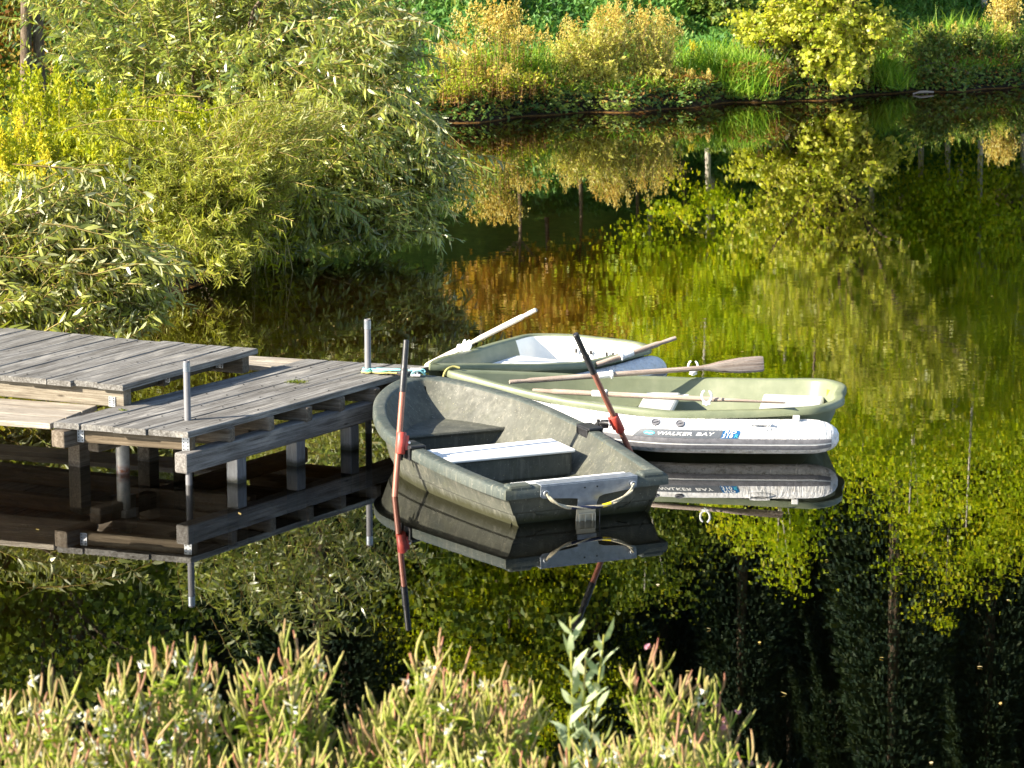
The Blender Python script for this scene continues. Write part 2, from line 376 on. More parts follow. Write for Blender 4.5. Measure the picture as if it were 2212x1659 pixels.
# ------------------------------------------------------------------ light
SUN_AZ, SUN_EL = R(180 + 22), R(29)           # direction the sun stands in, measured from +X anticlockwise: left, a little towards the camera
sd = Vector((math.cos(SUN_EL) * math.cos(SUN_AZ), math.cos(SUN_EL) * math.sin(SUN_AZ), math.sin(SUN_EL)))
sun = bpy.data.lights.new('sun', 'SUN'); sun.energy = 5.0; sun.angle = R(.5); sun.color = (1.0, .90, .74)
so = bpy.data.objects.new('sun', sun); COL.objects.link(so); so.rotation_euler = sd.to_track_quat('Z', 'Y').to_euler(); so.location = (-20, -10, 30)
w = bpy.data.worlds.new('World'); S.world = w; w.use_nodes = True
sky = w.node_tree.nodes.new('ShaderNodeTexSky'); sky.sky_type = 'NISHITA'; sky.sun_disc = False
sky.sun_elevation = SUN_EL; sky.sun_rotation = math.atan2(sd.x, sd.y)
bg = w.node_tree.nodes['Background']; bg.inputs[1].default_value = .085
w.node_tree.links.new(sky.outputs[0], bg.inputs[0])
S.view_settings.view_transform = 'Standard'; S.view_settings.look = 'None'; S.view_settings.gamma = 1; S.view_settings.exposure = 1.85
S.cycles.max_bounces = 10; S.cycles.transparent_max_bounces = 10; S.cycles.use_denoising = True

# ------------------------------------------------------------------ terrain and water
def yfar(x): return np.where(x < -1.1, 44.7 + (x + 1.1) * .35, np.where(x < 9.3, 44.7 + (x + 1.1) * .655, 51.5 + (x - 9.3) * .5)) + .25 * np.sin(x * 2.1) + .15 * np.sin(x * 5.3 + 1)
def xleft(y): return np.interp(y, [0, 18, 22, 25, 27, 29, 31.5, 34, 38, 44, 50, 150], [-9, -7.5, -5.8, -4.1, -3.5, -2.9, -2.5, -2.6, -3.4, -4.5, -4.8, -5])
def ynear(x): return 10.6 + .25 * np.sin(x * 1.3) - .10 * x
def terrain(x, y):
    dn = ynear(x) - y; df = (y - yfar(x)) * .86; dl = xleft(y) - x
    zn = np.where(dn > 0, np.minimum(.35 + dn * .22, 1.2), 0); zf0 = np.where(df > 0, .30 * np.clip(df / .35, 0, 1) + np.minimum(df * .06, .4) + np.maximum(df - 5.5, 0) * .50, 0)
    zf0 = np.minimum(zf0, 22)
    zl = np.where(dl > 0, .12 * np.clip(dl / .4, 0, 1) + np.minimum(dl * .18, 1.4), 0)
    zup = np.maximum.reduce([zn, zf0, zl])
    dw = np.maximum.reduce([dn, df, dl])
    sh = np.interp(-dl, [0, .4, 3.0, 5, 9], [0, -.13, -.22, -.6, -1.7])          # gentle silt shelf off the left bank
    dp = np.maximum(np.maximum(sh, -.9 * np.maximum(-df, 0) * .45 - .02), -.9 * np.maximum(-dn, 0) * .6 - .02)
    dp = np.where(-dl > 9, np.maximum(-1.7, np.maximum(-.45 * np.maximum(-df, 0), -.55 * np.maximum(-dn, 0))), np.maximum(dp, -1.7))
    return np.where(dw > 0, zup, np.minimum(dp, -.02))
def grid_mesh(name, xs, ys, zf, mat, kind):
    X, Y = np.meshgrid(xs, ys); Z = zf(X, Y)
    v = np.stack([X.ravel(), Y.ravel(), Z.ravel()], 1); nx = len(xs); ny = len(ys)
    i, j = np.meshgrid(np.arange(nx - 1), np.arange(ny - 1)); b = (j * nx + i).ravel()[:, None]
    return mesh_arrays(name, v, [np.concatenate([b, b + 1, b + nx + 1, b + nx], 1)], np.zeros((len(v), 3)), mat, None, kind)
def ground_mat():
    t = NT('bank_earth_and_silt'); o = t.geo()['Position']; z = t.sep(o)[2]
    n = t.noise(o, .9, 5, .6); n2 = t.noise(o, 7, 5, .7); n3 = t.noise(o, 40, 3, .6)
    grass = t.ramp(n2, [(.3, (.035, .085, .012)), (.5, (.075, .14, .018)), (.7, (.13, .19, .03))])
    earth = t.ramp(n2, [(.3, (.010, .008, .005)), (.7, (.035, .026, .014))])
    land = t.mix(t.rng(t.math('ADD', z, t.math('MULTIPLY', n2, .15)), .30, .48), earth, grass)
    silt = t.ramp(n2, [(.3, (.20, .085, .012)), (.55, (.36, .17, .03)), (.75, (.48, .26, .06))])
    deep_dark_bed = t.ramp(n2, [(.3, (.006, .008, .004)), (.7, (.022, .022, .010))])
    bed = t.mix(t.rng(t.math('ADD', z, t.math('MULTIPLY', t.math('SUBTRACT', n, .5), .3)), -.62, -.30), deep_dark_bed, silt)  # deep bed coloured near-black in place of light absorbed by the water
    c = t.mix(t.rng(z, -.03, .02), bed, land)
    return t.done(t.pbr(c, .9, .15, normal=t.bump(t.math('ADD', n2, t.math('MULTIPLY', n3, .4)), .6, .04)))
xs = np.concatenate([np.linspace(-400, -30, 20), np.arange(-29, -8, 1.), np.arange(-8, 14, .25), np.arange(14, 40, 1.), np.linspace(41, 400, 20)])
ys = np.concatenate([np.linspace(-60, -4, 10), np.arange(-3, 9, .6), np.arange(9, 34, .25), np.arange(34, 60, .3), np.arange(60, 110, 1.2), np.linspace(112, 500, 15)])
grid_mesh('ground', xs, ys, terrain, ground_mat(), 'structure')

def water_mat():
    t = NT('pond_water'); o = t.geo()['Position']; p = t.sep(o)
    w1 = t.noise(t.mapped(o, (1.0, 1.7, 1)), 2.3, 2, .5, .2)
    w2 = t.noise(t.mapped(o, (.45, 1.0, 1)), 7, 2, .45)
    w3 = t.noise(t.mapped(o, (1.0, 3.2, 1)), 24, 2, .5)
    patch = t.noise(t.mapped(o, (.12, .22, 1)), 1.0, 2, .5)
    breeze = t.math('MULTIPLY', t.rng(p[1], 20, 24, 0, 1.), t.rng(p[1], 26, 32, 1., .07))
    pm = t.math('MULTIPLY', breeze, t.rng(patch, .38, .62, .45, 1.))
    h = t.math('ADD', t.math('MULTIPLY', w1, .0006), t.math('MULTIPLY', w2, .00052))
    h = t.math('MULTIPLY', t.math('ADD', h, t.math('MULTIPLY', w3, .00003)), t.math('ADD', pm, .10))
    nb = t.bump(h, 1.0, 1.0)
    fr = t.n('ShaderNodeFresnel', {'IOR': 2.1, 'Normal': nb}).outputs[0]
    gl = t.n('ShaderNodeBsdfGlossy', {'Color': (.98, .98, .96), 'Roughness': 0.0, 'Normal': nb}).outputs[0]
    tr = t.n('ShaderNodeBsdfTransparent', {'Color': (.80, .62, .30)}).outputs[0]
    return t.done(t.n('ShaderNodeMixShader', {0: fr, 1: tr, 2: gl}).outputs[0])
wx = np.array([-60, -8, 14, 90.]); wy = np.array([8.6, 20, 40, 58, 90.])
grid_mesh('water', wx, wy, lambda X, Y: X * 0, water_mat(), 'structure')

# ------------------------------------------------------------------ jetty
Z = np.array([0, 0, 1.])
def v3(x, y, z): return np.array([x, y, z], float)
nL, nR, bL = v3(-3.151, 19.142, 0), v3(-2.182, 18.809, 0), v3(-1.59, 21.561, 0)
E1 = nz(nR - nL); A1 = nz(bL - nL); LEN1 = np.linalg.norm(bL - nL); WID1 = np.linalg.norm(nR - nL)
NR = nz(np.cross(A1, Z))                                # level normal of the right edge
jet = thing('jetty', 'weathered grey plank jetty with a raised deck over a lower landing deck on timber beams', 'jetty', (-2.3, 19.9, 0))
def boards(corner, e, a, widths, length, ztop, th, gap, name, mat, end_jit=.018):
    mb = MB(); pos = 0
    for k, wd in enumerate(widths):
        q0 = corner + e * (pos + gap / 2); q1 = corner + e * (pos + wd - gap / 2); pos += wd
        d0 = random.uniform(-end_jit, end_jit); d1 = random.uniform(-end_jit, end_jit); dz = random.uniform(-.003, .003)
        nseg = 10; loops = []; bcs = []; idn = random.random() * 40
        perp = nz(np.cross(Z, a)); wperp = (q1 - q0).dot(perp)
        for i in range(nseg + 1):
            f = i / nseg; L0 = d0 + (length + d1 - d0) * f
            wob = .002 * math.sin(f * 9 + k * 2); sag = .002 * math.sin(f * 6 + k)
            p0 = q0 + a * L0; p1 = q1 + a * L0; zt = ztop + dz + sag
            cup = .0015
            loops.append([p0 + Z * (zt - th), p1 + Z * (zt - th), p1 + Z * (zt - .006), p1 - e * (.006 - wob) + Z * zt, p0 + e * (.006 + wob) + Z * zt, p0 + Z * (zt - .006)])
            for yy in (0, 1, 1.02, .98, .02, -.02): bcs.append((L0 + idn, yy * wd + idn * 3.7, 0 if yy in (0, 1) else th))
        n0 = mb.n
        mb.loft(loops, True, True, True); mb.bc[-1] = np.array(bcs)
    return mb.build(name, mat, jet)
boards(nL, E1, A1, [WID1 * .20, WID1 * .25, WID1 * .25, WID1 * .30], LEN1, .46, .042, .011, 'landing_deck', M['deck'])
uN = v3(-2.734, 19.625, 0); E2 = nz(v3(-.91, .41, 0)); A2 = nz(v3(.485, .875, 0)); LEN2 = 1.68; UZ = .62
boards(uN, E2, A2, [.215] + [.205] * 13, LEN2, UZ, .040, .010, 'raised_deck', M['deck'])
def nails(corner, e, a, wid, rows, cols, z, name, par):
    mb = MB()
    for r_ in rows:
        for c_ in cols:
            p = corner + a * (r_ + random.uniform(-.008, .008)) + e * (wid * c_ + random.uniform(-.006, .006)) + Z * z
            mb.tube([p - Z * .002, p + Z * .0025], .0055, 8)
    mb.build(name, M['black'], par, kind='stuff')
nails(nL, E1, A1, WID1, (.09, .44, .88, 1.30, 1.72, 2.12, 2.54), (.05, .15, .25, .40, .50, .65, .75, .92), .46, 'deck_nail', jet)
nails(uN, E2, A2, 1., (.10, .84, 1.58), tuple(.05 + .205 * k + j for k in range(9) for j in (0, .11)), UZ, 'deck_nail', jet)
# side ledges of the lower level, boards running along the walkway
def ledge_board(p0, p1, wv, zt, name_mb, th=.04):
    d = nz(p1 - p0); name_mb.box((p0 + p1) / 2 + wv / 2 + Z * (zt - th / 2), [d, nz(wv), Z], [np.linalg.norm(p1 - p0) / 2, np.linalg.norm(wv) / 2 - .005, th / 2])
lb = MB()
for k in range(3):
    wv = nz(v3(.33, .94, 0)) * .235
    p1 = v3(-3.175, 19.135, 0) + wv * k + A1 * (.0 + .0 * k); p0 = p1 - E1 * 3.2
    ledge_board(p0, p1, wv, .447, lb)
lb.build('front_ledge', M['ledge'], jet, bevel=.005)
lb = MB()
for k in range(2):
    wv = nz(v3(.33, .94, 0)) * .19
    p1 = v3(-1.70, 21.25, 0) + wv * k; p0 = p1 - E1 * 3.0
    ledge_board(p0, p1, wv, .447, lb)
lb.build('rear_ledge', M['ledge'], jet, bevel=.005)
def beam(p0, p1, h, wd, zt, name, mat=None, parent=jet, chamfer=.012, side=None):
    d = nz(p1 - p0); mb = MB(); n = nz(np.cross(Z, d)) if side is None else side
    mb.box((p0 + p1) / 2 + Z * (zt - h / 2), [d, n, Z], [np.linalg.norm(p1 - p0) / 2, wd / 2, h / 2])
    return mb.build(name, mat or M['beam'], parent, bevel=chamfer)
# raised deck bearers
fb0 = uN + A2 * .10; beam(fb0 + E2 * .035, fb0 + E2 * 2.9, .128, .10, UZ - .042, 'front_bearer', wood_mat('sunlit_bearer', (.10, .082, .058), (.185, .158, .12), (.27, .24, .19), .5), chamfer=.004)  # lighter copy of the beam wood, sunlight put into its colour
rb0 = uN + A2 * (LEN2 - .10); beam(rb0 + E2 * .035, rb0 + E2 * 2.9, .128, .10, UZ - .042, 'rear_bearer', chamfer=.004)
mb0 = uN + A2 * (LEN2 * .5); beam(mb0 + E2 * .22, mb0 + E2 * 2.9, .115, .08, UZ - .043, 'middle_bearer', chamfer=.004)
side0 = uN + E2 * .30; beam(side0 + A2 * .17, side0 + A2 * (LEN2 - .17), .105, .07, UZ - .045, 'side_bearer', chamfer=.004)
# landing deck: joists across, stringers along, both sides
rE = nR; ZJ = .416
for k, f in enumerate((.155, .31, .455, .60, .745, .89)):
    p1 = nR + A1 * (LEN1 * f) + NR * random.uniform(.0, .04); p0 = p1 - nz(v3(.93, -.36, 0)) * 1.05
    beam(p0, p1, .105, .09, ZJ, 'joist')
fj = nL + A1 * .09; beam(fj + E1 * .05, fj + E1 * (WID1 - .03), .10, .07, ZJ, 'front_joist', wood_mat('sunlit_joist', (.06, .044, .026), (.115, .088, .057), (.17, .14, .10), .5))  # warmer copy of the beam wood, sunlit tone put into the colour
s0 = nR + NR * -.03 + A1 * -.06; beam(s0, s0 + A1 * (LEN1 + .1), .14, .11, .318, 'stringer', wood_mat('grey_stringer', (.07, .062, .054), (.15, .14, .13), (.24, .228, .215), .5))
q0 = nR + NR * -.30 + A1 * .1; beam(q0, q0 + A1 * (LEN1 - .1), .10, .06, ZJ - .002, 'inner_beam')
s1 = nL + NR * .07 + A1 * -.04; beam(s1, s1 + A1 * .32, .12, .12, ZJ - .004, 'stub_beam'); beam(s1 + A1 * .36, s1 + A1 * (LEN1 - .1), .12, .10, .318, 'rear_stringer')
cb = nL + A1 * .95; beam(cb - E1 * .1, cb + E1 * .85, .14, .10, .318, 'cross_beam')
# piles
def square_pile(x, y, top=.178, wd=.10, mat='pile', name='steel_pile'):
    mb = MB(); mb.box(v3(x, y, (top - 1.2) / 2), [A1, NR, Z], [wd / 2, wd / 2, (top + 1.2) / 2]); mb.build(name, M[mat], jet, bevel=.006)
for x, y in ((-1.915, 19.30), (-1.545, 19.86), (-1.19, 20.40)): square_pile(x, y)
for x, y in ((-3.09, 19.84), (-2.40, 20.3), (-2.62, 20.02)): square_pile(x, y, .30, .11, 'beam', 'timber_pile')
mb = MB(); mb.tube([v3(-2.745, 19.60, z) for z in (-1.3, .0, .26)], .048, 20); mb.box(v3(-2.745, 19.60, .29), [E1, A1, Z], [.062, .07, .03]); mb.build('pipe_pile', M['rustpipe'], jet, smooth=35)
mb = MB(); mb.box(v3(-2.745, 19.60, -.28), [E1, A1, Z], [.055, .055, .12]); mb.build('pile_shoe', M['plate'], jet)
# brackets (perforated steel angles)
def bracket(c, ex, ez, wd, hh, nrm):
    mb = MB(); c = np.asarray(c, float); mb.box(c, [ex, nrm, ez], [wd / 2, .003, hh / 2])
    hb = mb
    for i in (-.28, .28):
        for j in (-.36, -.12, .12, .36):
            hb.tube([c + ex * (i * wd) + ez * (j * hh) + nrm * .0025, c + ex * (i * wd) + ez * (j * hh) + nrm * .0045], .0045, 8, mi=1)
    mb.build('bracket', [M['steel'], M['black']], jet, smooth=30)
fn = -nz(np.cross(Z, E1)) if np.dot(-np.cross(Z, E1), v3(0, -1, 0)) > 0 else nz(np.cross(Z, E1))
cr = fj + E1 * (WID1 - .07) + fn * .039; bracket(cr + Z * (ZJ - .055), E1, Z, .055, .10, fn)
cl = fj + E1 * .16 + fn * .039; bracket(cl + Z * (ZJ - .05), E1, Z, .05, .09, fn)
e2 = -E2; fn2 = np.cross(e2, Z); fn2 = fn2 if fn2[1] < 0 else -fn2
bracket(fb0 + E2 * .13 + fn2 * .054 + Z * (UZ - .042 - .09), e2, Z, .055, .072, fn2)
for q in (mb0 + E2 * .21 + A2 * .02, rb0 + E2 * .20 - A2 * .055):
    bracket(q + fn2 * .045 + Z * (UZ - .09), e2, Z, .06, .075, fn2)
# mooring posts
def post(x, y, z0, z1, r, label):
    mb = MB(); mb.tube([v3(x, y, z0), v3(x, y, z1 - .004), v3(x, y, z1)], [r, r, r - .003], 24, caps=False)
    mb.tube([v3(x, y, z1), v3(x, y, z1 - .02)], [r - .003, r - .006], 24, caps=False)
    mb.tube([v3(x, y, z1 - .02), v3(x, y, z1 - .021)], r - .006, 24)
    t = thing('mooring_post', label, 'post', (x, y, 0), 'grey mooring posts through the landing deck')
    mb.build('tube', M['pipe'], t, smooth=40)
    m2 = MB(); m2.tube([v3(x, y, z1 - .075), v3(x, y, z1 - .012)], r + .0012, 24, caps=False); m2.build('tape_band', M['plate'], t, smooth=40)
p1t = atY(*(404.6, 779), 19.22); post(-2.237, 19.22, -1.3, p1t[2], .0235, 'grey metal mooring post at the near corner of the landing deck')
p2t = atY(794, 689, 20.96); post(-1.08, 20.96, -1.3, p2t[2], .0245, 'grey mooring post at the far end of the deck with turquoise rope round its foot')
# moss tufts growing between the deck boards
def tuft(px, py, n, rad, label):
    c = at(px, py, .462); t = thing('moss_tuft', label, 'moss', tuple(c), 'moss tufts on the landing deck')
    P = c + rng.normal(size=(n, 3)) * [rad, rad * .6, .002]; P[:, 2] = .461
    D = rng.normal(size=(n, 3)) * [.9, .9, .2] + [0, 0, .8]
    a = Acc(); a.add(leaf_arrays(P, D, rng.normal(size=(n, 3)), rng.uniform(.012, .032, n), .003, .4, 'quad')); a.build('foliage', M['moss'], t)
tuft(642, 826, 170, .035, 'small green moss tuft between two boards of the landing deck')
tuft(265, 887, 30, .012, 'tiny moss speck near the left edge of the landing deck')

# ------------------------------------------------------------------ boats
def catmull(pts, per=8, closed=False):
    pts = np.asarray(pts, float); n = len(pts); out = []
    for i in range(n if closed else n - 1):
        g = lambda k: pts[k % n] if closed else pts[min(max(k, 0), n - 1)]
        p0, p1, p2, p3 = g(i - 1), g(i), g(i + 1), g(i + 2)
        for j in range(per):
            t = j / per
            out.append(.5 * (2 * p1 + (p2 - p0) * t + (2 * p0 - 5 * p1 + 4 * p2 - p3) * t * t + (3 * p1 - p0 - 3 * p2 + p3) * t ** 3))
    if not closed: out.append(pts[-1])
    return np.array(out)
def inset(loop, d):
    """loop (n,2) run clockwise seen with x forward, y to starboard; positive d goes inwards"""
    p = np.roll(loop, 1, 0); q = np.roll(loop, -1, 0)
    e0 = nz(loop - p); e1 = nz(q - loop)
    n0 = np.stack([-e0[:, 1], e0[:, 0]], 1); n1 = np.stack([-e1[:, 1], e1[:, 0]], 1)
    n = nz(n0 + n1); c = np.clip(np.sum(n * n1, 1, keepdims=True), .5, 1)
    area = .5 * np.sum(loop[:, 0] * q[:, 1] - q[:, 0] * loop[:, 1]); s = 1 if area > 0 else -1
    return loop + n / c * d * s
class Frame:
    def __init__(s, O, deg):
        s.O = np.array([O[0], O[1], 0.]); a = R(deg); s.F = v3(math.cos(a), math.sin(a), 0); s.R = v3(math.sin(a), -math.cos(a), 0)
    def w(s, x, y, z): return s.O + s.F * x + s.R * y + Z * z
    def loop(s, xy, z): return [s.w(x, y, zz) for (x, y), zz in zip(xy, z)]
    def local(s, P): d = np.asarray(P) - s.O; return d.dot(s.F), d.dot(s.R), d[2]

# --- the near green rowing boat
NB = Frame((.498, 18.134), 114)
near_out = [(0, -.59), (.35, -.655), (.75, -.71), (1.2, -.755), (1.5, -.765), (1.87, -.735), (2.3, -.615), (2.64, -.445), (2.9, -.22), (3.02, .0), (2.96, .15), (2.8, .29), (2.5, .455), (2.1, .60), (1.46, .685), (1.05, .685), (.5, .645), (0, .59)]
side = catmull(near_out, 7); tr = np.array([(0, y) for y in np.linspace(.59, -.59, 14)[1:-1]])
OUT = np.concatenate([side, tr])
sheer = lambda x: .27 + .19 * np.maximum(0, x / 3.0) ** 1.6
def rail(d, zf, rake=0., aft=None):
    l = inset(OUT, d); x = l[:, 0]
    l = l.copy(); l[:, 0] = x - rake * (np.maximum(0, x - 1.3) / 1.7) ** 2
    return l, zf(l[:, 0])
rb = thing('rowing_boat', 'old dark green plastic rowing boat with a white seat board, stern to the viewer', 'rowing boat', tuple(NB.w(1.4, 0, 0)))
rails_out = [rail(.22, lambda x: -.14 + 0 * x, .45), rail(.115, lambda x: .015 + 0 * x + .05 * np.maximum(0, (x - 1.5) / 1.5) ** 2, .32), rail(.095, lambda x: .075 + .05 * np.maximum(0, x / 3) ** 2, .28), rail(.082, lambda x: .085 + .05 * np.maximum(0, x / 3) ** 2, .27),
             rail(.045, lambda x: sheer(x) - .085, .06), rail(.034, lambda x: sheer(x) - .074, .03)]
mb = MB(); mb.loft([NB.loop(*r) for r in rails_out], True, True, False)
lin = lambda d, dz: (lambda x: sheer(x) + dz)
inner = [rail(.098, lin(0, -.012), .03), rail(.108, lin(0, -.05), .05), rail(.235, lambda x: .10 + .05 * np.maximum(0, x / 3) ** 2, .22), rail(.27, lambda x: .06 + .03 * np.maximum(0, x / 3) ** 2, .28), rail(.34, lambda x: .045 + 0 * x, .32)]
mb.loft([NB.loop(*r) for r in inner], True, False, True)
mb.build('hull', M['hull'], rb, smooth=28)
mb = MB()
rim = [rail(.036, lambda x: sheer(x) - .0735, .03), rail(.002, lambda x: sheer(x) - .074), rail(0, lambda x: sheer(x) - .066), rail(.003, lin(0, -.014)), rail(.014, lin(0, -.002)), rail(.03, lin(0, 0)), rail(.078, lin(0, .001), .02), rail(.092, lin(0, -.004), .03), rail(.0985, lin(0, -.014), .03)]
mb.loft([NB.loop(*r) for r in rim], True); mb.build('gunwale', M['gunwale'], rb, smooth=50)
# raised corner blocks of the stern
for s in (-1, 1):
    mb = MB(); mb.box(NB.w(.055, s * .48, .262), [NB.F, NB.R, Z], [.052, .085, .026]); mb.build('stern_corner', M['gunwale'], rb, bevel=.018)
# bow platform with cleat
bp = inset(OUT, .09); m = bp[:, 0] > 2.50; bpl = bp[m]
mb = MB(); mb.add([NB.w(x - .02, y, sheer(x) - .004) for x, y in bpl] + [NB.w(x - .05, y, sheer(x) - .055) for x, y in bpl],
   [tuple(range(len(bpl)))] + [(i, i + 1, len(bpl) + i + 1, len(bpl) + i) for i in range(len(bpl) - 1)] + [(len(bpl) - 1, 0, len(bpl), 2 * len(bpl) - 1)])
bowdeck = mb
# moulded bow seat
seat_z = .185
bs = rail(.185, lambda x: .18 + 0 * x, .16)[0]; m = bs[:, 0] > 2.16; bsl = bs[m]
mb = MB(); n = len(bsl); top = [NB.w(x, y, seat_z + .012 * (x - 2)) for x, y in bsl]; bot = [NB.w(x + (.0), y, .05) for x, y in bsl]
mb.add(top + bot, [tuple(range(n)), (n - 1, 0, n, 2 * n - 1)])
fr0, fr1 = bsl[0], bsl[-1]
mb.tube([NB.w(*(fr0 * (1 - t) + fr1 * t + np.array([-.008, 0])), seat_z - .008) for t in np.linspace(0, 1, 9)], .016, 8)
mb.build('bow_seat', M['hull'], rb, smooth=40)
# middle seat: box moulding with a white board
c = [z for z in (at(756.1 + 505 * .3418, 648 + 940 * .3418, .235), at(756.1 + 1225 * .3418, 648 + 888 * .3418, .235), at(756.1 + 1388 * .3418, 648 + 946 * .3418, .235), at(756.1 + 648 * .3418, 648 + 1020 * .3418, .235))]
lc = [NB.local(q) for q in c]
sx0, sx1 = .5 * (lc[2][0] + lc[3][0]), .5 * (lc[0][0] + lc[1][0]); sy0, sy1 = -.56, .42
mb = MB(); mb.box(NB.w((sx0 + sx1) / 2, (sy0 + sy1) / 2, .226), [NB.F, NB.R, Z], [(sx1 - sx0) / 2, (sy1 - sy0) / 2, .012]); mb.build('seat_board', M['seatwhite'], rb, bevel=.01)
mb = MB(); mb.box(NB.w((sx0 + sx1) / 2 + .01, (sy0 + sy1) / 2, .126), [NB.F, NB.R, Z], [(sx1 - sx0) / 2 - .02, (sy1 - sy0) / 2 - .01, .0875]); mb.build('seat_box', M['hull'], rb, bevel=.02)
mb = MB(); mb.box(NB.w(.215, .0, .222), [NB.F, NB.R, Z], [.11, .42, .011]); mb.build('stern_seat', M['seatwhite'], rb, bevel=.008)
mb = MB(); mb.box(NB.w(.215, .0, .128), [NB.F, NB.R, Z], [.10, .41, .082]); mb.build('stern_box', M['hull'], rb, bevel=.015)
# zinc motor plate on the transom
tp = -NB.F
def plate_poly(poly, x0, x1, name, mat, parent, bevel=.003):
    mb = MB(); n = len(poly)
    a = [NB.w(x0 + k * (.265 - zz), y, zz) for y, zz in poly for k in (.16,)]; b = [NB.w(x1 + k * (.265 - zz), y, zz) for y, zz in poly for k in (.16,)]
    mb.add(a + b, [tuple(range(n)), tuple(range(2 * n - 1, n - 1, -1))] + [(i, (i + 1) % n, n + (i + 1) % n, n + i) for i in range(n)])
    return mb.build(name, mat, parent, bevel=bevel)
YP0, YP1 = -.345, .355
pp = [(YP0, .272), (YP1, .272), (YP1, .205), (YP1 - .02, .192), (.12, .172), (.085, .16), (.07, .12), (.07, .085), (-.07, .085), (-.07, .16), (-.13, .168), (YP0 + .02, .185), (YP0, .20)]
pl = plate_poly(pp, -.012, -.004, 'motor_plate', M['plate'], rb)
mb = MB(); mb.box(NB.w(.045, .005, .2765), [NB.F, NB.R, Z], [.055, .35, .004]); mb.build('plate_flange', M['plate'], pl, bevel=.003)
for y in (-.03, .06): mb = MB(); mb.tube([NB.w(-.0125, y, .235), NB.w(-.0145, y, .235)], .006, 10); mb.build('bolt_hole', M['black'], pl)
# rope handle with eyelets
ey = [NB.w(-.02, YP0 + .035, .222), NB.w(-.02, YP1 - .035, .228)]
for e in ey:
    ang = np.linspace(0, 2 * math.pi, 13); mb = MB()
    mb.tube([e + NB.R * math.cos(a) * .016 + Z * math.sin(a) * .016 for a in ang], .006, 8, caps=False)
    mb.build('eyelet', M['steel'], pl, smooth=60)
rp = catmull([ey[0], NB.w(-.045, YP0 + .07, .175), NB.w(-.05, YP0 + .16, .128), NB.w(-.05, -.06, .112), NB.w(-.05, .06, .108), NB.w(-.05, .18, .132), NB.w(-.045, YP1 - .07, .185), ey[1]], 6)
rh = thing('rope_handle', None, None); rh.parent = rb; rh.matrix_parent_inverse = Matrix.Translation(-rb.location)
def rope_strands(pts, r, off, turns, mb, n=6):
    pts = np.asarray(pts); L = len(pts)
    for k in (0, 1):
        q = []
        for i, p in enumerate(pts):
            a = turns * 2 * math.pi * i / L + k * math.pi
            q.append(p + Z * math.sin(a) * off + NB.F * math.cos(a) * off)
        mb.tube(q, r, n)
mb = MB(); rope_strands(rp, .0075, .0065, 2.5, mb); rh_o = mb.build('strand', M['rope'], rh, smooth=60)
mid = rp[(len(rp) // 2) - 7:(len(rp) // 2) + 5]
mb = MB(); mb.tube(mid, .012, 10); mb.build('grip_wrap', M['darkwrap'], rh, smooth=60)
mb = MB(); mb.tube(rp[(len(rp) // 2) + 4:(len(rp) // 2) + 8], .013, 10); mb.build('tape', M['yellow'], rh, smooth=60)
mb = MB(); mb.tube(catmull([rp[len(rp) // 2 + 3] + Z * -.01, rp[len(rp) // 2 + 3] + Z * -.06, rp[len(rp) // 2 + 3] + Z * -.12], 4), .0028, 6); mb.build('cord', M['black'], rh)
# beige bracket under the plate
kb = plate_poly([(-.068, .084), (.068, .084), (.066, -.06), (-.066, -.06)], -.006, .012, 'keel_bracket', M['beige'], rb)
mb = MB()
for y in (-.055, -.013, .04, .058): mb.box(NB.w(.018, y, .022), [NB.F, NB.R, Z], [.006, .0035, .028])
mb.box(NB.w(.016, 0, .052), [NB.F, NB.R, Z], [.006, .06, .003]); mb.build('rib', M['beige'], kb)
# rubber pads under the oarlocks, cleat on the bow
def gun(x, s): 
    i = np.argmin(np.abs(OUT[:, 0] - x) + (OUT[:, 1] * s < 0) * 10); return OUT[i]
for s, x in ((-1, 1.30), (1, 1.36)):
    g = gun(x, s); mb = MB(); gi = g[1] - s * .045
    i = np.argmin(np.linalg.norm(OUT - g, axis=1)); dv = nz(OUT[(i + 2) % len(OUT)] - OUT[i - 2]); d3 = NB.F * dv[0] + NB.R * dv[1]; n3 = np.cross(d3, Z)
    mb.box(NB.w(g[0], gi, sheer(g[0]) + .006), [d3, n3, Z], [.10, .058, .010])
    mb.box(NB.w(g[0], g[1] - s * .104, sheer(g[0]) - .045), [d3, n3, Z], [.085, .006, .05])
    mb.box(NB.w(g[0], g[1] + s * .008, sheer(g[0]) - .04), [d3, n3, Z], [.085, .008, .045])
    mb.build('oarlock_pad', M['black'], rb, bevel=.006)
    mb = MB(); mb.tube([NB.w(g[0] + .02, g[1] + s * .03, sheer(g[0]) - .10), NB.w(g[0] + .02, g[1] + s * .03, sheer(g[0]) + .05)], .013, 12)
    mb.box(NB.w(g[0] + .02, g[1] + s * .01, sheer(g[0]) - .01), [d3, n3, Z], [.025, .035, .014]); mb.build('oarlock', M['black'], rb, smooth=50)
cl = at(756.1 + 415 * .3418, 648 + 470 * .3418, .475)
mb = MB(); dv = nz(v3(.97, -.1, 0)); mb.box(cl + Z * -.004, [dv, np.cross(Z, dv), Z], [.035, .02, .006])
mb.tube([cl - dv * .012 + Z * 0, cl - dv * .012 + Z * .035], .008, 8); mb.tube([cl + dv * .012 + Z * 0, cl + dv * .012 + Z * .035], .008, 8); mb.tube([cl - dv * .04 + Z * .04, cl, cl + dv * .04 + Z * .04][::2], .008, 8)
mb.build('cleat', M['whiteplastic'], rb, smooth=50)

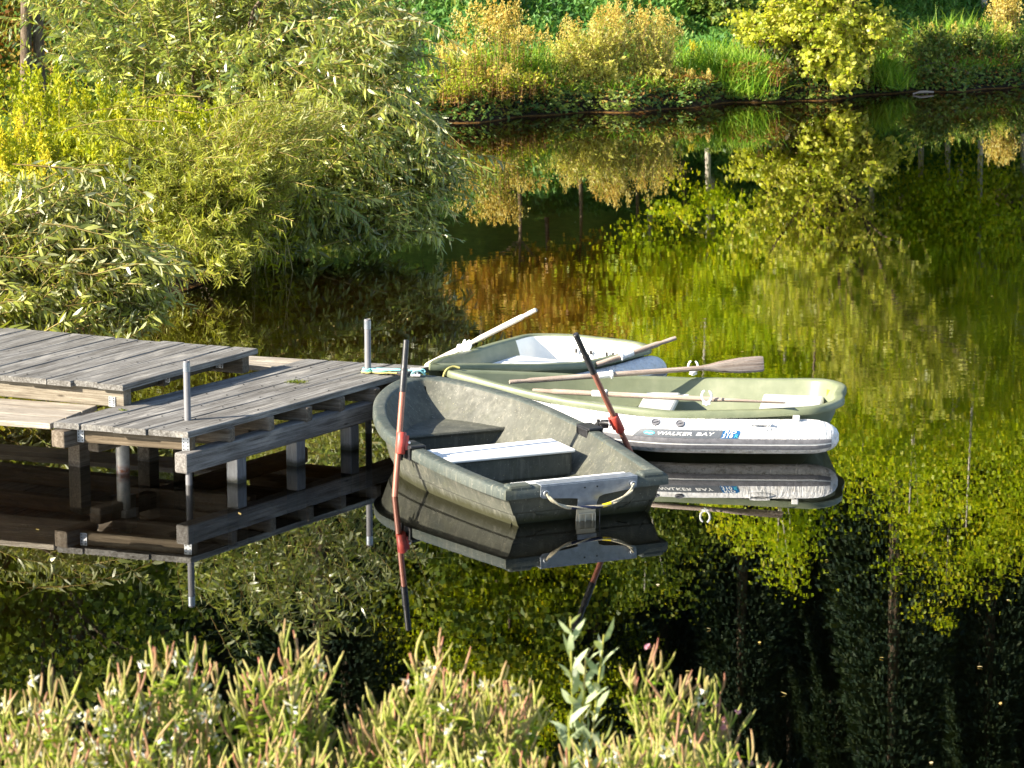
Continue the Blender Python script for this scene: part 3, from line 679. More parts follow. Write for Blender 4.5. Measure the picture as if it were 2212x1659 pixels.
# --- oars of the rowing boat
def lerp(a, b, t): return a * (1 - t) + b * t
def metal_oar(top, col, low, t_grip, label, pin_to, axis):
    d = nz(low - top); L = np.linalg.norm(low - top)
    o = thing('oar', label, 'oar', tuple(col), 'red brown tube oars of the green rowing boat')
    mb = MB(); mb.tube([top + d * .25, low], .0205, 14); mb.build('shaft', M['shaft'], o, smooth=50)
    g = t_grip
    mb = MB(); mb.tube([top, top + d * .004, top + d * .05, top + d * .16, top + d * .19, top + d * .205, top + d * g], [.016, .0205, .021, .021, .021, .0245, .0235], 14); mb.tube([top + d * .20, top + d * .215], .026, 14)
    mb.build('grip', M['black'], o, smooth=40)
    mb = MB(); a = col - d * .075; b = col + d * .075; mb.tube([a, a + d * .006, b - d * .006, b], [.029, .034, .034, .029], 16)
    mb.box(col + axis * .03, [d, axis, np.cross(d, axis)], [.05, .02, .018]); c_ = mb.build('collar', M['redplastic'], o, smooth=45)
    mb = MB(); mb.tube([col + axis * .055 - np.cross(d, axis) * .022, col + axis * .055 + np.cross(d, axis) * .022], .009, 10); mb.build('bolt', M['steel'], c_, smooth=50)
    mb = MB(); mb.tube(catmull([col + axis * .04, lerp(col + axis * .05, pin_to, .5) + Z * .01, pin_to], 4), .015, 10); mb.box(lerp(col, pin_to, .6), [axis, Z, np.cross(axis, Z)], [.025, .028, .016]); mb.build('rowlock_pin', M['black'], o, smooth=45)
    e = low; up = np.cross(d, axis); mb = MB(); mb.tube([e - d * .02, e + d * .1, e + d * .35, e + d * .42], [(.02, .018), (.07, .01), (.085, .006), (.07, .004)], 12, up=axis); mb.build('blade', M['black'], o, smooth=50)
col = atY(756.1 + 322 * .3418, 648 + 905 * .3418, 18.97); W0 = at(756.1 + 291 * .3418, 648 + 1240 * .3418, 0.)
dd = nz(W0 - col); tY = col[1] - dd[1] / abs(dd[2]) * .7
top = atY(756.1 + 356 * .3418, 648 + 252 * .3418, col[1] + (col[1] - W0[1]) / col[2] * .70)
low = W0 + nz(W0 - col) * .45
gl = gun(1.30, -1); metal_oar(top, col, low, .36, 'upright red brown oar at the left side of the green rowing boat', NB.w(1.32, gl[1] - .03, sheer(1.3) + .01), nz(v3(.95, .2, 0)))
col = atY(756.1 + 1688 * .3418, 648 + 780 * .3418, 19.60); top = atY(756.1 + 1424 * .3418, 648 + 214 * .3418, 19.25); l2 = atY(756.1 + 1770 * .3418, 648 + 930 * .3418, 19.70)
low = col + nz(col - top) * .75
gr = gun(1.36, 1); metal_oar(top, col, low, .36, 'leaning red brown oar at the right side of the green rowing boat', NB.w(1.38, gr[1] + .03, sheer(1.3) + .01), nz(v3(-.95, -.25, 0)))

# --- the two sage green dinghies with white inflatable tubes
def dinghy(fr, half, sheer, L, label, pale_x=None, tube_bow=2.6, tube_dy=0.):
    t = thing('inflatable_dinghy', label, 'dinghy', tuple(fr.w(L / 2, 0, 0)))
    hp = catmull([(x, y) for x, y in half], 8); loop = np.concatenate([hp, (hp * [1, -1])[::-1][1:-1]])
    loop = loop[:, :]
    def rl(d, dz=None, z=None, rake=0):
        l = inset(loop, d).copy(); x = l[:, 0]; l[:, 0] = x - rake * (np.maximum(0, x - L * .45) / (L * .55)) ** 2
        zz = sheer(l[:, 0]) + dz if z is None else z(l[:, 0]); return fr.loop(l, zz), l
    mb = MB(); mb.loft([rl(.30, z=lambda x: -.12 + 0 * x, rake=.55)[0], rl(.17, z=lambda x: .05 + 0 * x + .12 * np.maximum(0, (x - 1.6)) ** 2, rake=.35)[0], rl(.07, -.12, rake=.08)[0], rl(.055, -.05)[0]], True, True)
    mb.build('hull', M['greenrim'], t, smooth=45)
    mb = MB(); mb.loft([rl(.058, -.0495)[0], rl(.002, -.052)[0], rl(0, -.044)[0], rl(.003, -.012)[0], rl(.012, -.002)[0], rl(.028, 0)[0], rl(.055, .0)[0], rl(.068, -.004)[0], rl(.075, -.016)[0]], True); mb.build('rim', M['greenrim'], t, smooth=50)
    ls = [rl(.0745, -.015), rl(.09, -.055), rl(.092, -.06), rl(.15, z=lambda x: .12 + .08 * np.maximum(0, x - 1.5) ** 2, rake=.12), rl(.19, z=lambda x: .09 + .05 * np.maximum(0, x - 1.5) ** 2, rake=.2), rl(.30, z=lambda x: .08 + 0 * x, rake=.25)]
    mb = MB(); mb.loft([l[0] for l in ls], True, False, True)
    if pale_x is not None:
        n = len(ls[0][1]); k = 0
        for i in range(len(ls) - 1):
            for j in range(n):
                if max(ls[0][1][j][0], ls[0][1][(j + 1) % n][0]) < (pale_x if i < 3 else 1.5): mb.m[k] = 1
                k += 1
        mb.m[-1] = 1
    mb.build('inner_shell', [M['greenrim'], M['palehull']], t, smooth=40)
    # tubes along both sides
    def hb(x): 
        o = np.argsort(hp[:, 0]); return np.interp(x, hp[o, 0], hp[o, 1])
    def path(x, s):
        y = hb(np.clip(x, .22, L)) - .0 + tube_dy; return fr.w(x, s * y, .165 + .15 * max(0, (x - 1.3) / 1.5) ** 2)
    def surf(x, th, s, r=.125):
        c = path(x, s); tn = nz(path(x + .02, s) - path(x - .02, s)); n = nz(np.cross(tn, Z) * (1 if np.dot(np.cross(tn, Z), fr.R * s) > 0 else -1)); u = np.cross(n, tn); u = u if u[2] > 0 else -u
        return c + n * math.cos(th) * r + u * math.sin(th) * r
    rr = lambda x_: (lambda x: .125 * (1 if x > .1 else math.sqrt(max(0, 1 - ((.1 - x) / .22) ** 2)) ** .8 if x > -.119 else .02) * (1 - .25 * max(0, (x - 1.7) / 1.2)))(x_ - .13)
    for s in (-1, 1):
        X = np.concatenate([np.array([-.117, -.10, -.07, -.03, .03, .1]) + .13 , np.linspace(.33, tube_bow, 26)])
        if s == 1: X = X[8:]
        ths = np.linspace(-math.pi, math.pi, 29)[:-1]
        mb = MB(); mb.loft([[surf(x, th, s, rr(x) * (1 + .006 * math.sin(9 * x + 3 * th))) for th in ths] for x in X], True, True, True); tb = mb.build('tube', M['tube'], t, smooth=60)
        X2 = [x for x in X if x > .03]
        def band(a, b, d, name, mat, n=4):
            mb = MB(); mb.loft([[surf(x, R(a - .01), s, rr(x) - .004)] + [surf(x, R(a + (b - a) * i / n), s, rr(x) + d) for i in range(n + 1)] + [surf(x, R(b), s, rr(x) - .004)] for x in X2], False); mb.build(name, mat, tb, smooth=50)
        band(-33, -18, .012, 'rubbing_strake', M['strake']); band(-12, 3, .012, 'rubbing_strake', M['strake']); band(-17.6, -12.4, .009, 'stripe', M['print'])
    return t, surf, path, hb
DZ = Frame((2.4507, 20.602), 171.4)
mid_half = [(.0, 0), (-.01, .25), (.06, .44), (.2, .575), (.45, .62), (.85, .665), (1.15, .69), (1.45, .655), (2.0, .505), (2.4, .35), (2.75, .165), (2.93, .06), (2.985, .0)]
mid_sheer = lambda x: np.interp(x, [-.2, 0, .6, 1.2, 2, 2.5, 3], [.395, .39, .355, .335, .37, .42, .475])
md, msurf, mpath, mhb = dinghy(DZ, mid_half, mid_sheer, 2.98, 'sage green dinghy with white inflatable tubes and printed lettering on its near side', None, 2.72)
FZ = Frame((.697, 23.112), -121.95)
far_half = [(-.08, 0), (-.08, .25), (.0, .47), (.15, .60), (.42, .60), (.75, .585), (1.15, .53), (1.65, .40), (2.1, .22), (2.38, .08), (2.48, 0)]
far_sheer = lambda x: np.interp(x, [-.5, 0, 1.1, 1.6, 2.0, 2.5], [.35, .35, .37, .42, .47, .525])
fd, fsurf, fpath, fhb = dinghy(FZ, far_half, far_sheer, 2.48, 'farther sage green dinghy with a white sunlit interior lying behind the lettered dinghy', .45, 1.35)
def slab(cs, th, name, mat, parent, bevel=.008):
    cs = [np.asarray(c) for c in cs]; n = len(cs); mb = MB()
    mb.add(cs + [c - Z * th for c in cs], [tuple(range(n)), tuple(range(2 * n - 1, n - 1, -1))] + [(i, (i + 1) % n, n + (i + 1) % n, n + i) for i in range(n)]); return mb.build(name, mat, parent, bevel=bevel)
z3 = lambda x, y: (1026.1 + x * .3784, 675 + y * .3784)
z4 = lambda x, y: ((1650 + x * .4973) * .54004, (1200 + y * .4973) * .54004)
slab([DZ.w(.16, -.42, .27), DZ.w(.62, -.45, .27), DZ.w(.62, .45, .27), DZ.w(.16, .42, .27)], .05, 'stern_seat', M['seatgrey'], md, .02)
slab([DZ.w(1.25, -.50, .25), DZ.w(1.52, -.48, .25), DZ.w(1.52, .48, .25), DZ.w(1.25, .50, .25)], .05, 'middle_seat', M['seatgrey'], md, .02)
slab([FZ.w(.55, -.44, .25), FZ.w(1.05, -.42, .25), FZ.w(1.05, .42, .25), FZ.w(.55, .44, .25)], .06, 'middle_seat', M['seatwhite'], fd, .02)
for y in (.16, .02, -.13, -.19):
    c = FZ.w(.055, y, .235); mb = MB(); mb.box(c, [FZ.F, FZ.R, Z], [.012, .007, .018]); mb.build('drain_slot', M['black'], fd)
# stickers inside the stern
mb = MB(); mb.box(DZ.w(.118, .36, .30), [nz(DZ.F * .55 - DZ.R * .83), nz(DZ.R * .55 + DZ.F * .83), Z], [.003, .028, .028]); mb.build('sticker', M['yellow'], md)
# decal and lettering on the near tube (port side of the lettered dinghy faces the viewer)
def on_tube(x, th, d): return msurf(x, R(th), -1, .125 + d)
XA, XB, XC = 1.425, .865, .725                       # left end, colour change, right end (x runs towards the bow, to the left)
def patch(poly, d, name, mat, parent, nx=20):
    """polygon strip given as rows (x_left, x_right) for a list of angles"""
    loops = []
    for th, x0, x1 in poly: loops.append([on_tube(x0 + (x1 - x0) * i / nx, th, d) for i in range(nx + 1)])
    mb = MB(); mb.loft(loops, False); return mb.build(name, mat, parent, smooth=60)
A0, A1_ = 4.0, 31.0
dl = patch([(A0, XA + .03, XB + .0), (A0 + 6, XA + .015, XB - .005), (A0 + 14, XA, XB - .012), (A0 + 22, XA - .015, XB - .019), (A1_, XA - .05, XB - .026)], .003, 'decal', M['decal'], md)
patch([(A0, XB - .004, XC + .02), (A0 + 6, XB - .009, XC + .008), (A0 + 14, XB - .016, XC), (A0 + 22, XB - .023, XC - .006), (A1_, XB - .030, XC + .006)], .003, 'decal_panel', M['decalblue'], dl)
def lettering(text, x0, width, th0, th1, mat, name, shear=.3, weight=.0, bold=0.02, d=.0048):
    cu = bpy.data.curves.new('lettering', 'FONT'); cu.body = text; cu.size = 1; cu.shear = shear; cu.offset = bold; cu.resolution_u = 3; cu.space_character = 1.06
    ob = bpy.data.objects.new('lettering_source', cu); COL.objects.link(ob); bpy.context.view_layer.update()
    me = bpy.data.meshes.new_from_object(ob.evaluated_get(bpy.context.evaluated_depsgraph_get())); bpy.data.objects.remove(ob); bpy.data.curves.remove(cu)
    bm = bmesh.new(); bm.from_mesh(me)
    bmesh.ops.triangulate(bm, faces=bm.faces); bmesh.ops.subdivide_edges(bm, edges=[e for e in bm.edges if e.calc_length() > .25], cuts=2)
    xs_ = [v.co.x for v in bm.verts]; ys_ = [v.co.y for v in bm.verts]; ax, bx, ay, by = min(xs_), max(xs_), min(ys_), max(ys_)
    for v in bm.verts:
        u = (v.co.x - ax) / (bx - ax); q = (v.co.y - ay) / (by - ay)
        v.co = Vector(on_tube(x0 - u * width, th0 + (th1 - th0) * q, d))
    bm.to_mesh(me); bm.free(); me.name = name
    return link(name, me, mat, dl)
lettering('WALKER', 1.285, .225, 12, 22.5, M['print'], 'lettering')
lettering('BAY', 1.035, .135, 12, 22.5, M['print'], 'lettering')
lettering('RID', .832, .085, 19.5, 28.5, M['print'], 'lettering')
lettering('310', .852, .080, 6, 17.5, M['print'], 'lettering')
lettering('R', .764, .026, 6, 17.5, M['decalcyan'], 'lettering')
mb = MB(); mb.loft([[on_tube(1.342 + .038 * r * math.cos(a) * 1.0, 17 + 6.5 * r * math.sin(a), .0046) for a in np.linspace(0, 2 * math.pi, 25)[:-1]] for r in (1, .02)], True); mb.build('emblem', M['decalcyan'], dl)
mb = MB(); mb.loft([[on_tube(1.37 - .056 * u, 15.2 + 2.6 * math.sin(u * 3.0) * (1 if k else .65) + (-1.2 if k == 0 else .2) + 1.6 * math.sin(u * 9) * .6, .0056) for u in np.linspace(0, 1, 13)] for k in (0, 1)], False); mb.build('emblem_wave', M['print'], dl)
for x, th in ((1.31, 56), (1.142, 54)):
    c = on_tube(x, th, 0); n = nz(c - mpath(x, -1)); tdir = DZ.F; u = np.cross(n, tdir)
    mb = MB(); mb.loft([[c + n * h + (tdir * math.cos(a) + u * math.sin(a)) * r for a in np.linspace(0, 2 * math.pi, 21)[:-1]] for h, r in ((-.002, .033), (.008, .031), (.009, .026), (.004, .024), (.004, .002))], True)
    mb.box(c + n * .008, [nz(tdir + u * .4), nz(u - tdir * .4), n], [.018, .004, .003]); mb.build('valve', M['strake'], md, smooth=40)
mb = MB(); mb.loft([[on_tube(.575 + .115 * r * math.cos(a), 48 + 20 * r * math.sin(a), .002 + .018 * (1 - r) ** .6) for a in np.linspace(0, 2 * math.pi, 33)[:-1]] for r in (1, .9, .75, .6, .45)], True)
mb.tube([on_tube(.575 + q, 47 + 1.5 * math.sin((q + .06) * 26), .022) for q in np.linspace(-.07, .07, 9)], .012, 8); mb.build('grab_handle', M['tube'], md, smooth=50)
mb = MB(); q = on_tube(.32, 78, .008); mb.box(q + Z * .012, [DZ.F, DZ.R, Z], [.024, .02, .018]); mb.build('oar_clip', M['whiteplastic'], md, bevel=.005)
mb = MB(); mb.loft([[DZ.w(x, -(mhb(x) + a), mid_sheer(x) - .055 - b * min(1, max(0, (1.9 - x) / .5)) * 1.0) for x in np.linspace(.75, 2.5, 24)] for a, b in ((-.03, .012), (.004, .012), (.006, .03), (-.03, .03))], False); mb.build('rail_strip', M['greenrim'], md, smooth=30)
# oarlock horns
def horn(c, fr, name, parent, r=.042):
    ang = np.linspace(R(-245), R(65), 17); ax = nz(fr)
    mb = MB(); mb.tube([c + Z * (r + .012) + ax * math.cos(a) * r * .8 + Z * math.sin(a) * r for a in ang], [.006] + [.0085] * 15 + [.006], 8)
    mb.tube([c + Z * -.01, c + Z * .02], .013, 10); mb.box(c + Z * .004, [ax, np.cross(Z, ax), Z], [.028, .018, .004])
    return mb.build(name, M['whiteplastic'], parent, smooth=50)
hm1 = atY(*z3(1245, 352), 21.40); hm2 = atY(*z3(1322, 522), 20.13); hf = atY(*z4(440, 412), 22.38)
hx = nz(v3(.96, -.28, 0))
horn(hm1, hx, 'oarlock', md, .047); horn(hm2, hx, 'oarlock', md, .045); horn(hf, nz(v3(.9, -.4, 0)), 'oarlock', fd, .042)

# --- wooden oars of the dinghies
def wood_oar(handle, tip, r, blade_w, face, blade_len, label, mat, sleeve=None, blade=True, grip=.13, rot=0.):
    d = nz(tip - handle); L = np.linalg.norm(tip - handle); o = thing('oar', label, 'oar', tuple((handle + tip) / 2), 'wooden oars of the dinghies')
    face = nz(face - d * face.dot(d)); sd_ = np.cross(d, face); Ls = L - blade_len if blade else L
    mb = MB(); mb.tube([handle, handle + d * .006, handle + d * grip * .5, handle + d * grip, handle + d * (grip + .035), handle + d * Ls], [r * .66, r * .74, r * .80, r * .68, r, r * .95], 14); mb.build('shaft', M[mat], o, smooth=50)
    if blade:
        st = [0, .12, .3, .6, .88, .97, 1.]; wdt = [r / blade_w, .45, .72, .95, 1, .96, .86]; thk = [r * .95, r * .7, .013, .009, .007, .006, .004]
        mb = MB(); mb.tube([handle + d * (Ls + blade_len * q) for q in st], [(blade_w * a, b) for a, b in zip(wdt, thk)], 14, up=sd_); mb.build('blade', M[mat], o, smooth=50)
    if sleeve is not None:
        mb = MB(); c = handle + d * (L * sleeve); mb.tube([c - d * .055, c - d * .05, c + d * .04, c + d * .042, c + d * .055, c + d * .057], [r + .003, r + .005, r + .005, r + .014, r + .014, r + .004], 16); mb.build('sleeve', M['whiteplastic'], o, smooth=40)
    return o
vw = lambda P: nz(np.array([0, 0, H]) - P)
h1 = atY(*z3(197, 397), 20.95); t1 = atY(*z3(1648, 292), 21.52)
wood_oar(h1, t1, .021, .062, vw(t1), .50, 'grey wooden oar with a broad blade across the lettered dinghy', 'oarwood', .37)
h2 = atY(*z3(330, 445), 20.60); t2 = atY(*z3(1768, 516), 20.05)
wood_oar(h2, t2, .020, .055, v3(0, .25, 1), .52, 'grey wooden oar lying along the near rim of the lettered dinghy, blade edge-on', 'oarwood', .27)
h3 = atY(*z4(995, 78), 22.15); t3 = atY(*z4(95, 535), 22.75)
wood_oar(h3, t3, .0225, .045, nz(v3(.1, -.5, .8)), .62, 'bleached white wooden oar sticking up from the farther dinghy', 'paleoar', .63)
h4 = atY(*z4(2118, 305), 22.2); t4 = atY(*z4(1480, 520), 22.0)
wood_oar(h4, t4, .0225, .06, Z, .3, 'grey wooden oar with its handle sticking out over the stern of the farther dinghy', 'oarwood', .62, blade=False)

# --- mooring ropes
mr = thing('mooring_rope', 'turquoise and green mooring rope looped round the far post and tied to the bow cleat', 'rope', (-1.08, 20.96, .46))
pc = v3(-1.08, 20.96, .47)
def loop_rope(k, zz, rad, r, mat, end, name, sag=.0):
    ang = np.linspace(R(40), R(320), 18); pts = [pc + v3(math.cos(a) * rad, math.sin(a) * rad, zz + .003 * math.sin(5 * a)) for a in ang]
    pts = [lerp(pts[0], end, .75) + Z * -sag, lerp(pts[0], end, .4) + Z * -sag] + pts + [lerp(pts[-1], end, .35) + Z * -sag + v3(0, -.02, 0), lerp(pts[-1], end, .7) + Z * -sag * .6, end]
    mb = MB(); mb.tube(catmull(pts, 4), r, 8); mb.build(name, M[mat], mr, smooth=60)
e1 = cl + Z * .03
loop_rope(0, .022, .034, .0075, 'cyanrope', e1, 'loop'); loop_rope(1, .008, .040, .0075, 'greenrope', lerp(pc, e1, .72) + Z * .005, 'loop')
loop_rope(2, .000, .046, .0065, 'oldrope', lerp(pc, e1, .62) + v3(0, -.06, -.005), 'loop')
rs = np.random.default_rng(3); k = [lerp(pc + v3(.08, -.03, 0), e1 + v3(-.08, -.02, 0), t) + rs.normal(size=3) * [.014, .02, .006] for t in np.linspace(.05, .95, 26)]
for q in k: q[2] = max(.468, .474 + rs.normal() * .006)
mb = MB(); mb.tube(catmull(k, 3), .006, 7); mb.build('tangle', M['darkrope'], mr, smooth=60)
ck = [e1 + v3(math.cos(a) * .05 + .02, math.sin(a) * .02, -.015 + .018 * math.sin(a * 1.7)) for a in np.linspace(0, 9, 24)]
mb = MB(); mb.tube(catmull(ck, 3), .007, 7); mb.build('hitch', M['cyanrope'], mr, smooth=60)
br = thing('bow_rope', 'short yellowed rope on the bow of the lettered dinghy', 'rope', tuple(DZ.w(2.9, 0, .4)))
mb = MB(); b0 = DZ.w(2.93, .02, .46); mb.tube(catmull([b0 + v3(.05, 0, .02), b0 + v3(.0, 0, .03), b0 + v3(-.05, -.03, .01), b0 + v3(-.07, -.03, -.05), b0 + v3(-.02, -.04, -.08), b0 + v3(.03, -.05, -.05)], 6), .009, 8); mb.build('loop', M['oldrope'], br, smooth=60)

# ------------------------------------------------------------------ vegetation
def lobe(px, py, Y, rx, ry, rd, wt=1.):
    c = atY(px, py, Y); k = Y / FPX
    return c, np.array([rx * k, rd, ry * k]), wt
def pick(lobes, n, lo=.35):
    wts = np.array([l[2] for l in lobes], float); ids = rng.choice(len(lobes), n, p=wts / wts.sum())
    C = np.array([l[0] for l in lobes])[ids]; Rr = np.array([l[1] for l in lobes])[ids]
    u = nz(rng.normal(size=(n, 3))); rho = (lo + (1 - lo) * rng.random((n, 1)) ** .55) * (.74 + .48 * rng.random((n, 1)))
    return C + u * Rr * rho, u, ids
def twigs(T, hub, length, upb, jit, droop, K, leaf_l, leaf_w, shape, acc_leaf, acc_stem, angle=.75, curl=.2, hang=.25, t0=.12, r=.0035, zmin=.05, whorl=1):
    n = len(T); L = length * (.65 + .7 * rng.random((n, 1)))
    D = nz(nz((T - hub) * [1, 1, .75]) + np.array([0, 0, upb]) + rng.normal(size=(n, 3)) * jit)
    Bs = T - D * L + Z * droop * L
    pos = lambda t: Bs[:, None, :] + D[:, None, :] * L[:, None, :] * t - Z * (droop * L[:, None, :]) * t * t
    ts = (t0 + (1 - t0) * (np.arange(K)[None, :, None] + rng.random((n, K, 1)) * .7) / K)
    P = pos(ts); tan = nz(D[:, None, :] - 2 * droop * Z * ts); sdv = nz(np.cross(tan, rng.normal(size=(n, K, 3))))
    LD = nz(tan * (1 - angle * .5) + sdv * angle + np.array([0, 0, -hang]))
    N = nz(np.array([0, 0, .45]) + .62 * rng.normal(size=(n, K, 3)) + nz(P - hub) * [1, 1, .5] * .95)
    cl = np.repeat(rng.random((n, 1)), K, 1)
    ll = leaf_l * (.6 + .7 * rng.random((n, K))) * (1 - .35 * (ts[..., 0] > .9))
    P, LD, N, cl, ll = P.reshape(-1, 3), LD.reshape(-1, 3), N.reshape(-1, 3), cl.ravel(), ll.ravel()
    m = P[:, 2] > zmin; P, LD, N, cl, ll = P[m], LD[m], N[m], cl[m], ll[m]
    acc_leaf.add(leaf_arrays(P, LD, N, ll, leaf_w * ll / leaf_l, curl, shape, cl))
    for a, b in ((0, .4), (.4, .75), (.75, 1.)):
        A_, B_ = pos(np.full((n, 1, 1), a))[:, 0], pos(np.full((n, 1, 1), b))[:, 0]; k = (A_[:, 2] > zmin) & (B_[:, 2] > zmin)
        if k.any(): acc_stem.add(tubes_arrays(A_[k], B_[k], r * (1.1 - .6 * a), r * (1.1 - .6 * b), 4))
    return Bs
def limbs(root, Bs, n, r0, mat, parent, name='branch'):
    mb = MB(); sel = Bs[rng.choice(len(Bs), min(n, len(Bs)), replace=False)]
    for p in sel:
        s = root + rng.normal(size=3) * [.12, .12, 0]; q = lerp(s, p, .5) + np.array([0, 0, .22 * np.linalg.norm(p - s)])
        pts = catmull([s, lerp(s, q, .6) + rng.normal(size=3) * .05, q, lerp(q, p, .6) + rng.normal(size=3) * .04, p], 3); k = len(pts)
        mb.tube(pts, [r0 * (1 - .8 * i / k) for i in range(k)], 6)
    return mb.build(name, mat, parent, smooth=60)
def shrub(name, label, cat, root, lobes, n, tl, K, ll, lw, mat, shape='lance', upb=.3, jit=.35, droop=.25, group=None, nl=14, r0=.03, lo=.35, bark='bark', hub=None, stem='twig', stray=None, **kw):
    root = np.asarray(root, float); t = thing(name, label, cat, tuple(root), group)
    T, u, ids = pick(lobes, n, lo); la, sa = Acc(), Acc()
    Bs = twigs(T, root if hub is None else hub, tl, upb, jit, droop, K, ll, lw, shape, la, sa, **kw)
    if stray:
        T2, u2, i2 = pick(lobes, stray[0], .92); kw2 = dict(kw); kw2['hang'] = kw2.get('hang', .25) + .15
        twigs(T2 + u2 * [stray[2], stray[2] * .5, stray[2] * .35], root if hub is None else hub, stray[1], upb * .6, jit, droop * 1.3, int(K * 1.7), ll * 1.12, lw * 1.1, shape, la, sa, r=.006, **{k: v for k, v in kw2.items() if k != 'r'})
    la.build('foliage', M[mat], t); sa.build('twigs', M[stem], t)
    if nl: limbs(root, Bs, nl, r0, M[bark], t)
    return t
# left bank: big overhanging willow, osier, front sallow
rA = np.array([-3.4, 31.8, .35])
LA = [lobe(680, 200, 31.3, 250, 190, 1.4, 3), lobe(830, 310, 30.7, 150, 160, 1.0, 2.2), lobe(420, 85, 32.3, 330, 160, 1.3, 3), lobe(620, -190, 31.8, 300, 230, 1.6, 2.6),
      lobe(900, 340, 30.5, 100, 100, .7, 1.0), lobe(780, 450, 30.2, 190, 90, .9, 1.9), lobe(250, -110, 33, 320, 190, 1.4, 1.6), lobe(850, 80, 31, 100, 90, .8, .9), lobe(620, 470, 30.0, 120, 100, .7, 1.2), lobe(960, 380, 30.4, 75, 55, .5, .45), lobe(880, 470, 30.2, 100, 60, .6, .7)]
shrub('willow', 'large silvery willow overhanging the water behind the jetty', 'willow', rA, LA, 2350, .85, 28, .125, .0125, 'willowdark', upb=.15, jit=.30, droop=.30, nl=26, r0=.045, hang=.45, stray=(220, 1.3, .36))
rC = np.array([-3.3, 28.7, .3])
LC = [lobe(420, 420, 28.0, 170, 110, .7, 2), lobe(490, 530, 27.6, 75, 65, .4, .8), lobe(300, 350, 28.5, 200, 110, .7, 1.6), lobe(560, 390, 28.2, 110, 70, .5, 1), lobe(590, 300, 28.6, 120, 100, .6, 1), lobe(390, 520, 27.7, 80, 90, .4, .7), lobe(700, 250, 29.2, 90, 70, .5, .4)]
shrub('osier_bush', 'yellow green narrow leaved osier bush in front of the large willow', 'osier', rC, LC, 1050, .58, 32, .10, .0058, 'osier', upb=.28, jit=.33, droop=.22, nl=18, r0=.026, hang=.1, angle=.65, stray=(120, 1.0, .26))
rB = np.array([-5.0, 23.1, .15])
LB = [lobe(180, 560, 23.1, 180, 120, .4, 2), lobe(300, 620, 23.0, 95, 70, .3, .9), lobe(60, 480, 23.2, 130, 100, .4, 1), lobe(90, 660, 22.9, 150, 46, .3, 1.1), lobe(200, 440, 23.2, 90, 70, .3, .7), lobe(-120, 560, 23.1, 160, 130, .4, 1), lobe(330, 676, 22.9, 50, 24, .2, .3)]
shrub('sallow_bush', 'grey green sallow bush leaning over the raised deck at the left', 'sallow', rB, LB, 980, .55, 24, .105, .0115, 'willow', upb=.30, jit=.32, droop=.25, nl=24, r0=.022, hang=.25, stray=(120, .95, .24))
# herbs on the left bank
def herb(px, py, Y, wd, n, mat, label, group, name='tall_herb', leaf=.06, lw=.007, hgt=None, plume=None, K=26, ground=None, lean=.12, shape='lance', stem='herbstem', ang=.8, low=.05, plume_len=.16, plume_n=60, low_mat=None):
    c = atY(px, py, Y); g = float(terrain(np.array(c[0]), np.array(Y))) if ground is None else ground
    hh = (c[2] - g) if hgt is None else hgt; t = thing(name, label, 'plant' if name != 'weed_clump' else 'weeds', (c[0], Y, g), group)
    Xb = np.stack([c[0] + rng.normal(size=n) * wd * .42, Y + rng.normal(size=n) * wd * .3, np.full(n, g)], 1); hs = hh * (.62 + .38 * rng.random(n) ** .7)
    D = nz(np.stack([rng.normal(size=n) * lean, rng.normal(size=n) * lean, np.ones(n)], 1)); T = Xb + D * hs[:, None]
    st, la = Acc(), Acc(); st.add(tubes_arrays(Xb, T, .0045, .0025, 4))
    ts = low + (1 - low) * (np.arange(K)[None, :, None] + rng.random((n, K, 1))) / K
    P = Xb[:, None] + (T - Xb)[:, None] * ts + rng.normal(size=(n, K, 3)) * .035
    LD = nz(rng.normal(size=(n, K, 3)) * [ang, ang, .35] + [0, 0, .35]); N = nz(np.array([0, 0, 1.]) + .8 * rng.normal(size=(n, K, 3)))
    cl = np.repeat(rng.random((n, 1)), K, 1); ll = leaf * (.5 + .8 * rng.random((n, K)))
    f = lambda a: a.reshape(-1, 3)
    if low_mat:
        k = (ts[..., 0] < .30 + .28 * rng.random((n, K))).ravel(); lb_ = Acc(); lb_.add(leaf_arrays(f(P)[k], f(LD)[k], f(N)[k], ll.ravel()[k], lw * ll.ravel()[k] / leaf, .3, shape, cl.ravel()[k])); lb_.build('withered_leaves', M[low_mat], t)
        k = ~k
    else: k = np.ones(n * K, bool)
    la.add(leaf_arrays(f(P)[k], f(LD)[k], f(N)[k], ll.ravel()[k], lw * ll.ravel()[k] / leaf, .3, shape, cl.ravel()[k])); la.build('foliage', M[mat], t); st.build('stems', M[stem], t, 'stuff')
    if plume:
        q = rng.random(n) < plume[1]; m = int(q.sum())
        if m:
            tt = rng.random((m, plume_n, 1)); ax = np.array([0, 0, plume_len]); w_ = (1.05 - tt) * plume_len * .26
            PP = T[q][:, None] + ax * (tt - .35) + rng.normal(size=(m, plume_n, 3)) * [1, 1, .3] * w_
            DD = nz(rng.normal(size=(m, plume_n, 3)) * .5 + [0, 0, .8]); NN = nz(rng.normal(size=(m, plume_n, 3)))
            pa = Acc(); pa.add(leaf_arrays(f(PP), f(DD), f(NN), plume[2] * (.5 + rng.random(m * plume_n)), plume[2] * .28, .2, 'quad', np.repeat(rng.random(m), plume_n))); pa.build('plumes', M[plume[0]], t, 'stuff')
    return t
